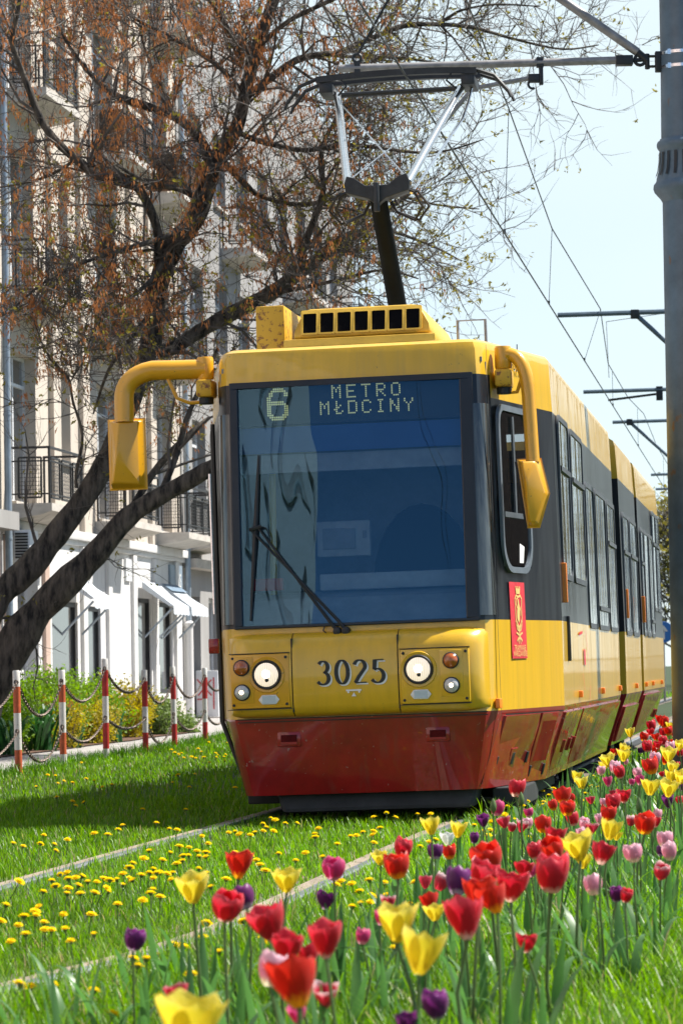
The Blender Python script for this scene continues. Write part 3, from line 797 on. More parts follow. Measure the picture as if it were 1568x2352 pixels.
for y in (3.4, 6.3, 9.0, 12.2, 14.4, 16.1, 18.5): spart('side_marker', y, y + .10, .76, .81, .022, M['orange'])
for y in (2.02, 10.75, 14.35): spart('direction_reflector', y, y + .055, 1.44, 1.72, .03, M['orange'])
spart('door_handle_bar', 2.30, 2.36, 1.03, 1.35, .02, M['dark'])
WIN = [(2.12, 3.08, 1.65, 2.735, 1), (3.36, 4.70, 1.65, 2.72, 1), (5.0, 6.02, 1.33, 2.41, 0), (6.28, 7.70, 1.33, 2.42, 2), (7.98, 9.15, 1.33, 2.41, 1),
       (10.72, 11.80, 1.32, 2.42, 1), (12.08, 13.35, 1.32, 2.42, 1), (14.50, 15.10, 1.34, 2.42, 1), (15.3, 16.3, 1.34, 2.42, 0), (16.5, 17.3, 1.34, 2.42, 2), (17.5, 18.3, 1.65, 2.73, 1), (18.5, 19.3, 1.65, 2.73, 1)]
for side in (1, -1):
    for (y0, y1, z0, z1, k) in (WIN if side == 1 else WIN[::1]):
        def sp(a, z, d, side=side): return Vector((side * (1.206 + d), a, z))
        wnd = empty('side_window'); wnd.parent = tram
        b = MB(); frame_ring(b, rrect(y0 - .045, y1 + .045, z0 - .04, z1 + .04, .10), rrect(y0, y1, z0, z1, .07), sp, -.006, .010); b.build('frame', M['framegrey'], wnd, smooth=30)
        b = MB(); b.poly([sp(a, z, .004) for a, z in rrect(y0 - .005, y1 + .005, z0 - .005, z1 + .005, .07)]); b.build('pane', M['glassdark'], wnd, smooth=0)
        if k:
            zz = z1 - .36 if k == 1 else z0 + .12
            b = MB()
            vs2 = [sp(a, z, d) for d in (.004, .020) for (a, z) in ((y0, zz), (y1, zz), (y1, zz + .035), (y0, zz + .035))]
            b.add(vs2, [(4, 5, 6, 7), (0, 1, 5, 4), (2, 3, 7, 6)]); b.build('glazing_bar', M['framegrey'], wnd, smooth=0)
# red route sign on the straight side
b = MB()
for pts in ([(3.55, 1.24), (3.95, 1.26), (3.85, .95), (4.0, .82)], [(4.35, 1.28), (4.62, 1.05), (4.72, .85), (4.55, .74)]):
    for i in range(3):
        (a, z), (c, e) = pts[i], pts[i + 1]
        b.quad(sidept(a, z, .004), sidept(a, z - .02, .004), sidept(c, e - .02, .004), sidept(c, e, .004))
b.quad(sidept(4.05, 1.0, .004), sidept(4.22, 1.0, .004), sidept(4.22, 1.12, .004), sidept(4.05, 1.12, .004))
b.build('route_emblem', M['banner'], tram, smooth=0)

# ---- left side: folding door edge and tail lamp
b = MB()
for k, y in enumerate((.62, .92, 1.22, 1.52)):
    xx = -(.93 + (y - .185) * .178)
    b.tube([(xx + .15, y, .28), (xx + .004, y, .70), (xx + .002, y, 1.3), (xx + .004, y, 2.7)], .016, 6)
b.build('door_edge', M['rubber'], tram)
MB().box((-1.05, .42, 1.16), (-.98, .46, 1.26)).build('marker_lamp', M['red'], tram, bevel=.01)
MB().tube([(-.985, .34, 1.42), (-.985, .34, 2.35)], .012, 8).build('grab_rail', M['alu'], tram)

# ---- mirrors
def mirror(name, hub, path, rads, head, facets, lens, brace):
    e = empty(name); e.parent = tram
    h = MB().lathe([(.052, .0), (.056, .01), (.056, .135), (.05, .15)], 20, 0, hub)
    h.build('post', M['yellow_warm'], e)
    hb = MB().box((hub[0] - .055, hub[1] - .09, hub[2] - .12), (hub[0] + .055, hub[1] + .13, hub[2] - .005))
    hb.build('bracket', M['yellow_rust'], e, bevel=.018)
    MB().lathe([(.045, -.165), (.05, -.16), (.05, -.12)], 16, 0, hub).build('pivot', M['dark'], e)
    MB().tube(path, rads, 16).build('arm', M['yellow_warm'], e)
    MB().tube(brace, .013, 8).build('brace', M['yellow_warm'], e)
    m_ = MB().add(*head); m_.build('housing', M['yellow_warm'], e, smooth=20, bevel=.014, bseg=3)
    l_ = MB().add(*lens); l_.build('mirror_rim', M['rubber'], e, smooth=20, bevel=.006)
    return e
def bez(a, b, c, n=8):
    a, b, c = Vector(a), Vector(b), Vector(c)
    return [a * (1 - t) ** 2 + b * 2 * t * (1 - t) + c * t * t for t in [i / n for i in range(n + 1)]]
# left mirror
hub = (-1.005, .42, 2.985)
path = [Vector((-1.0, .42, 3.055)), Vector((-1.2, .41, 3.058))] + bez((-1.36, .40, 3.062), (-1.56, .39, 3.03), (-1.555, .38, 2.87)) + [Vector((-1.555, .37, 2.72))]
X0, X1, Z0, Z1 = -1.665, -1.435, 2.285, 2.735
def shell(X0, X1, Z0, Z1, y0, dep, rx, rz):
    # four-sided shell whose back comes to an off-centre ridge
    v = [(X0, y0, Z0), (X1, y0, Z0), (X1, y0, Z1), (X0, y0, Z1), (X0 + .01, y0 - dep * .55, Z0 + .01), (X1 - .03, y0 - dep * .35, Z0 + .02), (X1 - .03, y0 - dep * .35, Z1 - .01), (X0 + .02, y0 - dep * .55, Z1 - .01), (rx, y0 - dep, rz), (rx + .02, y0 - dep * .8, Z1 - .02), (rx - .035, y0 - dep * .75, Z0 + .04)]
    f = [(0, 1, 2, 3)[::-1][::-1], (0, 4, 10, 5, 1), (1, 5, 6, 2), (2, 6, 9, 7, 3), (3, 7, 4, 0), (4, 7, 8), (7, 9, 8), (9, 6, 8), (6, 5, 8), (5, 10, 8), (10, 4, 8)]
    f[0] = (3, 2, 1, 0)
    return v, f
def slabf(X0, X1, Z0, Z1, y0, y1):
    v = [(X0, y0, Z0), (X1, y0, Z0), (X1, y0, Z1), (X0, y0, Z1), (X0, y1, Z0), (X1, y1, Z0), (X1, y1, Z1), (X0, y1, Z1)]
    return v, [(0, 1, 2, 3), (7, 6, 5, 4), (1, 5, 6, 2), (4, 0, 3, 7), (3, 2, 6, 7), (0, 4, 5, 1)]
mirror('wing_mirror', hub, path, [.066] * len(path), shell(X0, X1, Z0, Z1, .42, .15, -1.60, 2.50), None, slabf(X0 - .004, X1 + .006, Z0 - .008, Z1 + .004, .42, .445),
       [(-1.26, .40, 3.01), (-1.20, .40, 2.87), (-1.12, .41, 2.835), (-1.01, .42, 2.835)])
# right mirror
hub = (.985, .37, 2.955)
path = [Vector((.985, .37, 3.05)), Vector((1.03, .36, 3.045))] + bez((1.04, .36, 3.045), (1.135, .34, 3.02), (1.145, .33, 2.78)) + [Vector((1.152, .32, 2.55)), Vector((1.158, .31, 2.33))]
def shell2():
    x0, x1, z0, z1, y0 = 1.065, 1.21, 1.915, 2.345, .36
    v = [(x0, y0, z1), (1.20, y0, z1), (1.245, y0, 2.125), (1.175, y0, z0), (1.115, y0, z0),
         (x0 + .02, y0 - .13, z1 - .01), (1.18, y0 - .10, z1 - .01), (1.235, y0 - .06, 2.125), (1.165, y0 - .09, z0 + .02), (1.12, y0 - .12, z0 + .02), (1.12, y0 - .16, 2.2)]
    f = [(4, 3, 2, 1, 0)[::-1], (0, 1, 6, 5), (1, 2, 7, 6), (2, 3, 8, 7), (3, 4, 9, 8), (4, 0, 5, 9), (5, 6, 10), (6, 7, 10), (7, 8, 10), (8, 9, 10), (9, 5, 10)]
    return v, f
def rim2():
    y0, y1 = .36, .385
    p = [(1.052, 2.345), (1.20, 2.35), (1.248, 2.125), (1.178, 1.905), (1.105, 1.905)]
    v = [(x_, y0, z_) for x_, z_ in p] + [(x_, y1, z_) for x_, z_ in p]
    v2 = [(x_ - .02 if i in (0, 4) else x_, y_, z_) for i, (x_, y_, z_) in enumerate(v)]
    return v2, [(0, 1, 2, 3, 4), (9, 8, 7, 6, 5)] + [(i, i + 5, (i + 1) % 5 + 5, (i + 1) % 5) for i in range(5)]
mirror('wing_mirror', hub, path, [.05] * 2 + [.046] * (len(path) - 2), shell2(), None, rim2(), [(1.01, .37, 2.80), (1.07, .36, 2.80), (1.10, .35, 2.88)])

# ---- roof equipment
ru = empty('air_conditioner'); ru.parent = tram
ya = .85
b = MB()
pr = [(-.47, 3.27), (-.455, 3.34), (-.405, 3.455), (-.37, 3.475), (.36, 3.475), (.40, 3.455), (.455, 3.34), (.47, 3.27)]
b.add([(x_, ya - .0 if z_ < 3.4 else ya + .06, z_) for x_, z_ in pr] + [(x_ * 1.0, ya + 1.8, z_ - .01) for x_, z_ in pr],
      [(0, 1, 2, 3, 4, 5, 6, 7)] + [(i, i + 8, i + 9, i + 1) for i in range(7)] + [(15, 14, 13, 12, 11, 10, 9, 8), (0, 7, 15, 8)])
b.build('cowl', M['yellow_roof'], ru, bevel=.02, bseg=3)
for k in range(7):
    x_ = -.405 + k * .117
    g_ = MB(); y_ = lambda z_: ya + .06 * max(0, (z_ - 3.34) / .115) - .014
    frame_ring(g_, [(a, z_) for a, z_ in rrect(x_ - .010, x_ + .110, 3.292, 3.465, .012, 3)], [(a, z_) for a, z_ in rrect(x_ + .005, x_ + .096, 3.304, 3.440, .008, 3)], lambda a, z_, d: Vector((a, y_(z_) - d, z_)), -.02, .012)
    fo_ = g_.build('grille_frame', M['yellow_roof'], ru, smooth=30)
    MB().quad((x_, y_(3.30) - .003, 3.30), (x_ + .10, y_(3.30) - .003, 3.30), (x_ + .10, y_(3.445) - .003, 3.445), (x_, y_(3.445) - .003, 3.445)).build('grille', M['void'], fo_, smooth=0)
MB().box((-.53, ya - .05, 3.21), (.50, ya + 1.9, 3.262)).build('tray', M['yellow_roof'], ru, bevel=.008)
MB().box((-.42, ya + .06, 3.15), (.42, ya + 1.8, 3.215)).build('mount', M['rubber'], ru)
rb = MB().box((-.80, 1.35, 3.225), (-.60, 2.35, 3.56)); rbo = rb.build('roof_box', M['yellow_rust'], tram, bevel=.008)
MB().box((-.80, 1.33, 3.15), (-.52, 2.4, 3.215)).build('box_base', M['yellow_rust'], rbo, bevel=.006)
MB().box((-.5985, 1.85, 3.33), (-.5965, 2.0, 3.45)).build('notice', M['white'], rbo)
MB().tube([(.50, 2.4, 3.14), (.50, 2.4, 3.50), (.70, 2.4, 3.50), (.70, 2.4, 3.14)], .012, 6).build('roof_hoop', M['galv'], tram)
an = MB().tube([(.78, 2.2, 3.14), (.775, 2.2, 3.30)], .004, 5).tube([(.90, 2.6, 3.14), (.905, 2.6, 3.33)], .004, 5).lathe([(.05, 0), (.05, .04), (.02, .07)], 14, 0, (.66, 2.0, 3.15))
an.build('aerial', M['dark'], tram)
# ---- pantograph
pg = empty('pantograph'); pg.parent = tram
MB().box((-.5, 3.2, 3.16), (.5, 4.6, 3.30)).build('base_frame', M['dark'], pg, bevel=.02)
MB().tube([(0.0, 3.62, 3.28), (-.005, 2.05, 4.42)], [.075, .062], 14).tube([(-.07, 3.75, 3.28), (-.03, 2.2, 4.36)], .022, 8).build('lower_arm', mat('panto_black', (.006, .008, .009), .7, var=.2, spec=.08), pg)
k_ = MB()
k_.prism([(-.235, 2.0, 4.47), (-.215, 2.0, 4.53), (-.16, 2.0, 4.515), (-.08, 2.0, 4.455), (.08, 2.0, 4.455), (.16, 2.0, 4.515), (.215, 2.0, 4.53), (.235, 2.0, 4.47), (.225, 2.0, 4.41), (.06, 2.0, 4.36), (0, 2.0, 4.31), (-.06, 2.0, 4.36), (-.225, 2.0, 4.41)], (0, .17, 0))
k_.tube([(0, 1.97, 4.26), (0, 1.97, 4.47)], .022, 8)
k_.build('knee_bracket', M['dark'], pg, bevel=.006, smooth=20)
for s in (-1, 1):
    MB().tube([(s * .215, 2.06, 4.47), (s * .47, 3.66, 5.40)], [.030, .030], 12).build('upper_arm', M['alu'], pg)
    l_ = MB()
    for q in (0, 1):
        l_.tube([(s * .18, 2.1, 4.44), (s * (.26 + .03 * q), 2.05, 4.40), (s * (.31 + .05 * q), 2.1, 4.30), (s * (.25 + .03 * q), 2.15, 4.21), (s * .12, 2.2, 4.28), (s * .08, 2.2, 4.36)], .011, 6)
    l_.build('flexible_lead', M['rubber'], pg)
b = MB().tube([(-.215, 2.06, 4.5), (.47, 3.66, 5.36)], .006, 5).tube([(.215, 2.06, 4.5), (-.47, 3.66, 5.36)], .006, 5)
b.tube([(.235, 2.1, 4.40), (.50, 3.4, 5.12), (.53, 3.6, 5.28), (.56, 3.66, 5.42)], .011, 6); b.build('guide_rod', M['alu'], pg)
b = MB().tube([(-.48, 3.66, 5.40), (.48, 3.66, 5.40)], .020, 8); b.build('cross_tube', M['dark'], pg)
for (dy, dz) in ((-.14, .0), (.18, .02)):
    y_ = 3.66 + dy; zc = 5.50 + dz
    b = MB(); pts = [(-.86, y_, zc - .21), (-.84, y_, zc - .16), (-.74, y_, zc - .04), (-.60, y_, zc + .012)]
    for sx in (1, -1): MB().tube([(sx * p[0], p[1], p[2]) for p in pts], [.012, .014, .016, .016], 6).build('horn', M['dark'], pg)
    b = MB(); n = 10
    vv = []
    for i in range(n + 1):
        x_ = -.61 + 1.22 * i / n; zz = zc + .012 + .022 * (1 - (x_ / .61) ** 2)
        vv += [(x_, y_ - .03, zz - .035), (x_, y_ + .03, zz - .035), (x_, y_ + .03, zz + .012), (x_, y_ - .03, zz + .012)]
    b.add(vv, [(i * 4 + j, i * 4 + (j + 1) % 4, (i + 1) * 4 + (j + 1) % 4, (i + 1) * 4 + j) for i in range(n) for j in range(4)] + [(3, 2, 1, 0), (n * 4, n * 4 + 1, n * 4 + 2, n * 4 + 3)])
    b.build('contact_strip', M['dark'], pg, smooth=20)
for s in (-1, 1):
    b = MB(); b.box((s * .54 - .05, 3.50, 5.40), (s * .54 + .05, 3.86, 5.47)); b.tube([(s * .47, 3.66, 5.40), (s * .56, 3.6, 5.47)], .025, 6)
    b.tube([(s * .45, 3.55, 5.38), (s * .38, 3.5, 5.44), (s * .42, 3.5, 5.49)], .009, 5)
    b.build('spring_block', M['dark'], pg, bevel=.008)

# ================================================================== GROUND AND TRACK
def sheet(name, pts, z, m, kind='structure', sub=0):
    o = MB().poly([(x, y, z) for x, y in pts]).build(name, m, smooth=0)
    return tag(o, kind=kind)
M['soil'] = mat('lawn_soil', (.030, .058, .012), .95, var=.3, scale=1.2, col2=(.018, .030, .008), bump=.4, bscale=25)
sheet('ground', [(-600, -300), (600, -300), (600, 1500), (-600, 1500)], 0.0, M['soil'])
HEAD = (math.sin(R(7.6)), math.cos(R(7.6)))
def postline(Y): return -3.32 + (Y - 34.6) * .0915
M['slabs'] = slab_mat('pavement_slabs', (.46, .43, .41), (.40, .37, .355), (.22, .20, .19), .5, .5)
sheet('pavement', [(postline(20) - .28, 20), (postline(34) - .28, 34), (postline(56) - .28, 56), (postline(90) + .2, 90), (postline(90) - 9, 90), (-14, 20)], .004, M['slabs'])
# track: two rails with pale timber strips in a narrow gravel slot
RP = [(-4.5, 2.5), (-3.35, 5.0), (-2.3, 7.4), (-1.55, 9.3), (-.99, 11.1), (-.69, 12.1), (-.46, 13.2), (-.23, 14.9), (.30, 18.9), (.89, 23.06)]
RP += [(.89 + .1334 * (y - 23.06), y) for y in (30, 40, 55, 75, 100, 140)]
def resample(pts, step=.5):
    out = []
    P = [Vector((x, y, 0)) for x, y in pts]
    # Catmull-Rom
    for i in range(len(P) - 1):
        p0, p1, p2, p3 = P[max(i - 1, 0)], P[i], P[i + 1], P[min(i + 2, len(P) - 1)]
        n = max(1, int((p2 - p1).length / step))
        for k in range(n):
            t = k / n
            out.append(.5 * ((2 * p1) + (p2 - p0) * t + (2 * p0 - 5 * p1 + 4 * p2 - p3) * t * t + (3 * p1 - p0 - 3 * p2 + p3) * t ** 3))
    out.append(P[-1]); return out
RAIL_R = resample(RP)
def offset_line(L_, d):
    out = []
    for i in range(len(L_)):
        t = (L_[min(i + 1, len(L_) - 1)] - L_[max(i - 1, 0)]).normalized()
        out.append(L_[i] + Vector((t.y, -t.x, 0)) * d)
    return out
RAIL_L = offset_line(RAIL_R, -1.50)
def sweep(L_, sec, mb, mi=0):
    n = len(sec); vs = []
    for i in range(len(L_)):
        t = (L_[min(i + 1, len(L_) - 1)] - L_[max(i - 1, 0)]).normalized(); r_ = Vector((t.y, -t.x, 0))
        vs += [L_[i] + r_ * x + Vector((0, 0, z)) for x, z in sec]
    mb.add(vs, [(i * n + j, (i + 1) * n + j, (i + 1) * n + (j + 1) % n, i * n + (j + 1) % n)[::-1] for i in range(len(L_) - 1) for j in range(n)], mi)
M['gravel'] = mat('track_gravel', (.20, .165, .13), .95, var=.4, scale=30, bump=.8, bscale=70)
M['timber'] = mat('pale_timber_strip', (.27, .215, .16), .8, var=.18, scale=3, stretch=(8, .6, 8), bump=.2, bscale=40)
M['rust'] = mat('rusty_rail_web', (.12, .075, .05), .85, var=.3, scale=12)
for nm, L_, lab, s in (('right', RAIL_R, 'steel tram rail with pale timber edging beside the tulips', 1), ('left', RAIL_L, 'steel tram rail on the far side by the shaded lawn', -1)):
    rail = empty('tram_rail', L_[0]); tag(rail, lab, 'rail', 'rails of the grassed tram track')
    off = Vector(L_[0])
    LL = [p - off for p in L_]
    b = MB(); sweep(LL, [(.028, .0), (.028, .030), (.020, .038), (-.020, .038), (-.028, .030), (-.028, .0)], b); b.build('rail_head', M['steel'], rail, smooth=30)
    b = MB(); sweep(LL, [(-.042, .0), (-.042, .026), (-.105, .030), (-.105, .0)], b); b.build('timber_edging', M['timber'], rail, smooth=20)
    b = MB(); sweep(LL, [(.05, .0), (.05, .02), (.14, .018), (.14, .0)], b); b.build('rubber_filler', M['under'], rail, smooth=20)
    b = MB()
    n = len(L_)
    A = offset_line(L_, -.30); B = offset_line(L_, .22)
    b.add([(p.x, p.y, .004) for p in A] + [(p.x, p.y, .004) for p in B], [(i, n + i, n + i + 1, i + 1) for i in range(n - 1)])
    tag(b.build('gravel', M['gravel'], smooth=0), kind='structure')

# far side of the line beyond the pole: road, verge
M['asphalt'] = mat('asphalt', (.16, .155, .15), .9, var=.15, scale=4)
M['concrete'] = mat('pale_concrete', (.45, .43, .40), .85, var=.15, scale=3)
sheet('road', [(9, 62), (30, 60), (60, 110), (60, 122), (14, 110), (10, 70)], .006, M['asphalt'])
sheet('path', [(12, 84), (40, 84), (60, 92), (60, 96), (12, 90)], .012, M['concrete'])

# ================================================================== GRASS
def in_slot(x, y):
    """distance to the rails' bare strips"""
    ok = np.ones(len(x), bool)
    for L_ in (RAIL_R, RAIL_L):
        ly = np.array([p.y for p in L_]); lx = np.array([p.x for p in L_])
        cx = np.interp(y, ly, lx)
        d = x - cx
        ok &= ~((d > -.115 + rng.normal(0, .035, len(x))) & (d < .035 + rng.normal(0, .025, len(x))))
    return ok
def under_tram(x, y):
    cx = .11 + .1334 * (y - 22)
    return (y > 22.9) & (np.abs(x - cx) < .95)
def grass(name, n, Y0, Y1, wid, hmin, hmax, mats, power=0.0, seed=1, xmask=None, bendk=.5):
    g_ = np.random.default_rng(seed)
    # sample y with density ~ y^(1-power)
    e = 2 - power
    y = (Y0 ** e + g_.random(n) * (Y1 ** e - Y0 ** e)) ** (1 / e)
    half = .104 * y + .8
    x = (g_.random(n) * 2 - 1) * half
    keep = in_slot(x, y) & ~under_tram(x, y)
    pl = -3.32 + (y - 34.6) * .0915
    keep &= (x > pl - .26 + g_.normal(0, .05, n)) | (y < 18)
    if xmask is not None: keep &= xmask(x, y)
    x, y = x[keep], y[keep]; n = len(x)
    clump = .5 + .5 * np.sin(x * 3.1 + np.sin(y * 1.7) * 2) * np.sin(y * 2.3 + np.sin(x * 2.1) * 1.5)
    h = (hmin + (hmax - hmin) * g_.random(n) ** 1.5) * (.72 + .5 * clump)
    wdt = wid * (.6 + .8 * g_.random(n)) * np.clip(.55 + y / 22, .7, 2.6)
    az = g_.random(n) * 2 * np.pi
    lean = h * (.15 + bendk * g_.random(n))
    dx, dy = np.cos(az), np.sin(az)
    fx, fy = -dy, dx
    rows = []
    for t, wk in ((0, 1.0), (.4, .85), (.75, .55), (1.0, .06)):
        cx = x + dx * lean * t ** 2; cy = y + dy * lean * t ** 2; cz = h * (t - .12 * t ** 3) - .005
        for s in (-1, 1):
            rows.append(np.stack([cx + fx * wdt * wk * s * .5, cy + fy * wdt * wk * s * .5, cz], 1))
    V = np.stack(rows, 1).reshape(-1, 3)
    base = (np.arange(n) * 8)[:, None]
    F = np.concatenate([base + np.array([[2 * k, 2 * k + 1, 2 * k + 3, 2 * k + 2]]) for k in range(3)], 0)
    hue = g_.random(n)[:, None]; val = (.62 + .55 * g_.random(n))[:, None]
    patch = (.5 + .5 * np.sin(x * .9 + 1.3 * np.sin(y * .45)))[:, None]
    c = (np.array([[.078, .220, .008]]) * (1 - hue) + np.array([[.200, .360, .014]]) * hue) * val
    c = c * (.85 + .3 * patch)
    dry = g_.random(n) < .035
    c[dry] = np.array([.30, .26, .12])
    T = np.repeat(c, 8, 0)
    return np_mesh(name, V, F, mats, T)
M['grass'] = leafy('grass_blades', (.1, .2, .02), trans=.5, rough=.4, attr='tint', spec=.35)
tag(grass('grass', 70000, 4.0, 13.0, .0046, .05, .12, M['grass'], .75, 3), kind='stuff')
tag(grass('grass', 105000, 12.0, 27.0, .0048, .045, .105, M['grass'], .75, 4), kind='stuff')
tag(grass('grass', 85000, 26.0, 62.0, .0052, .045, .12, M['grass'], .8, 5), kind='stuff')
tag(grass('grass', 16000, 62.0, 120.0, .008, .08, .16, M['grass'], .8, 6, xmask=lambda x, y: (x > 5) & ~((y > 82) & (y < 98))), kind='stuff')
def right_of_rail(x, y):
    return x > np.interp(y, [p.y for p in RAIL_R], [p.x for p in RAIL_R]) + .15
tag(grass('grass', 62000, 4.2, 22.0, .0056, .09, .20, M['grass'], .8, 8, xmask=right_of_rail, bendk=.7), kind='stuff')
# tall tufts round the posts and along the pavement edge
def edge_tufts():
    g_ = np.random.default_rng(9); n = 5200
    y = 30 + g_.random(n) * 26
    x = -3.32 + (y - 34.6) * .0915 + g_.normal(-.02, .13, n)
    h = .06 + .14 * g_.random(n) ** 2; az = g_.random(n) * 6.283; lean = h * (.1 + .6 * g_.random(n)); wdt = .008 * (.6 + .8 * g_.random(n))
    dx, dy = np.cos(az), np.sin(az); rows = []
    for t, wk in ((0, 1.0), (.4, .85), (.75, .55), (1.0, .06)):
        for s in (-1, 1): rows.append(np.stack([x + dx * lean * t * t - dy * wdt * wk * s * .5, y + dy * lean * t * t + dx * wdt * wk * s * .5, h * (t - .15 * t ** 3)], 1))
    V = np.stack(rows, 1).reshape(-1, 3); base = (np.arange(n) * 8)[:, None]
    F = np.concatenate([base + np.array([[2 * k, 2 * k + 1, 2 * k + 3, 2 * k + 2]]) for k in range(3)], 0)
    c = np.array([[.07, .17, .012]]) * (.6 + .7 * g_.random(n))[:, None]
    tag(np_mesh('grass', V, F, M['grass'], np.repeat(c, 8, 0)), kind='stuff')
edge_tufts()

# ================================================================== CHAINED POSTS
M['postwhite'] = mat('chipped_white_paint', (.66, .64, .60), .55, var=.04, scale=26, col2=(.16, .12, .09), edge=(.33, .38))
M['postred'] = mat('red_post_paint', (.46, .028, .026), .5, var=.18, scale=14)
M['postorange'] = mat('faded_orange_post_paint', (.52, .105, .035), .6, var=.2, scale=12)
M['postwall'] = M['rubber']
M['chain'] = mat('dark_chain_steel', (.10, .075, .06), .45, metal=.7, var=.4, scale=40)
PY = [31.2, 34.6, 37.2, 40.1, 43.2, 45.8, 48.9, 51.6]
PH = [1.06, 1.07, 1.07, 1.20, 1.06, 1.10, 1.08, 1.05]
# white/red boundaries measured from the top (fractions of the height)
PB = [(.15, .40, .76, 1), (.155, .405, .755, 1), (.15, .33, .64, .86), (.112, .37, .63, .885), (.135, .44, .75, 1.0), (.12, .40, .70, .965), (.125, .41, .72, 1.0), (.2, .45, .7, .9)]
PL = ['faded orange and white post cut by the edge of the photo', 'faded orange banded post with white top, nearest the kerb bush', 'faded orange banded post with a flaking white foot', 'tallest red and white post standing before the bush end',
      'red and white post with a torn white patch on its upper red band', 'red banded post with plain bare white middle, before the white shopfront', 'red banded post with grey chipped middle, by the graffiti box', 'red and white post half hidden by the tram flank']
posts = []
for i, (Y, h) in enumerate(zip(PY, PH)):
    p = empty('chain_post', (postline(Y), Y, 0)); posts.append((postline(Y), Y, h))
    p.rotation_euler = (R(random.uniform(-.6, .6)), R(random.uniform(-.9, .6)), 0)
    tag(p, PL[i], 'post', 'red and white chain posts along the pavement')
    red = M['postorange'] if i < 3 else M['postred']
    zs = [h, h * (1 - PB[i][0]), h * (1 - PB[i][1]), h * (1 - PB[i][2]), max(0, h * (1 - PB[i][3])), 0]
    r_ = .0375
    MB().lathe([(r_, zs[1]), (r_, h - .012), (r_ - .006, h)], 20).build('cap_band', M['postwhite'], p)
    MB().lathe([(r_, zs[2]), (r_, zs[1])], 20).build('red_band', red, p)
    MB().lathe([(r_, zs[3]), (r_, zs[2])], 20).build('white_band', M['postwhite'], p)
    MB().lathe([(r_, zs[4]), (r_, zs[3])], 20).build('red_band', red, p)
    if zs[4] > .02: MB().lathe([(r_, 0), (r_, zs[4])], 20).build('foot_band', M['postwhite'], p)
    b = MB()
    for zz in (h - .12, h * .42):
        b.tube([(math.cos(a) * .018, -r_ - .006, zz + math.sin(a) * .022) for a in [k * math.pi / 4 for k in range(8)]], .006, 5, closed=True)
    b.build('chain_eye', M['chain'], p)
def chain(a, b, sag):
    mb = MB(); a = Vector(a); b = Vector(b)
    L_ = (b - a).length * (1 + 2.6 * (sag / (b - a).length) ** 2)
    n = int(L_ / .047)
    prev = None
    def P(t): return a.lerp(b, t) - Vector((0, 0, 4 * sag * t * (1 - t)))
    for i in range(n):
        c = P((i + .5) / n); t = (P((i + 1) / n) - P(i / n)).normalized()
        s = t.cross(Vector((0, 0, 1))).normalized(); u_ = s.cross(t)
        q = s if i % 2 else u_
        q = (q * .8 + (u_ if i % 2 else s) * .3).normalized()
        pts = [c + t * (.030 * math.cos(k)) + q * (.016 * math.sin(k)) for k in [j * math.pi / 4 for j in range(8)]]
        mb.tube(pts, .0062, 4, closed=True)
    return mb
SAG = [.30, .36, .30, .22, .33, .30, .2]
SAGL = [.25, .34, .22, .13, .35, .24, .2]
sp_names = ['the edge post and the first full orange post', 'the two full faded orange posts', 'the second orange post and the tallest post', 'the tallest post and the torn-patch post', 'the torn-patch post and the plain red post', 'the plain red post and the grey chipped post', 'the grey chipped post and the tram flank']
for i in range(len(posts) - 1):
    (x0, y0, h0), (x1, y1, h1) = posts[i], posts[i + 1]
    for k, (za, zb, sg) in enumerate(((h0 - .12, h1 - .12, SAG[i]), (h0 * .42, h1 * .42, SAGL[i]))):
        cm = chain((x0, y0 - .04, za), (x1, y1 - .04, zb), sg)
        o = cm.build('chain', M['chain'], smooth=40)
        tag(o, ('upper' if k == 0 else 'lower') + ' dark chain slung between ' + sp_names[i], 'chain', 'chains slung between the posts')

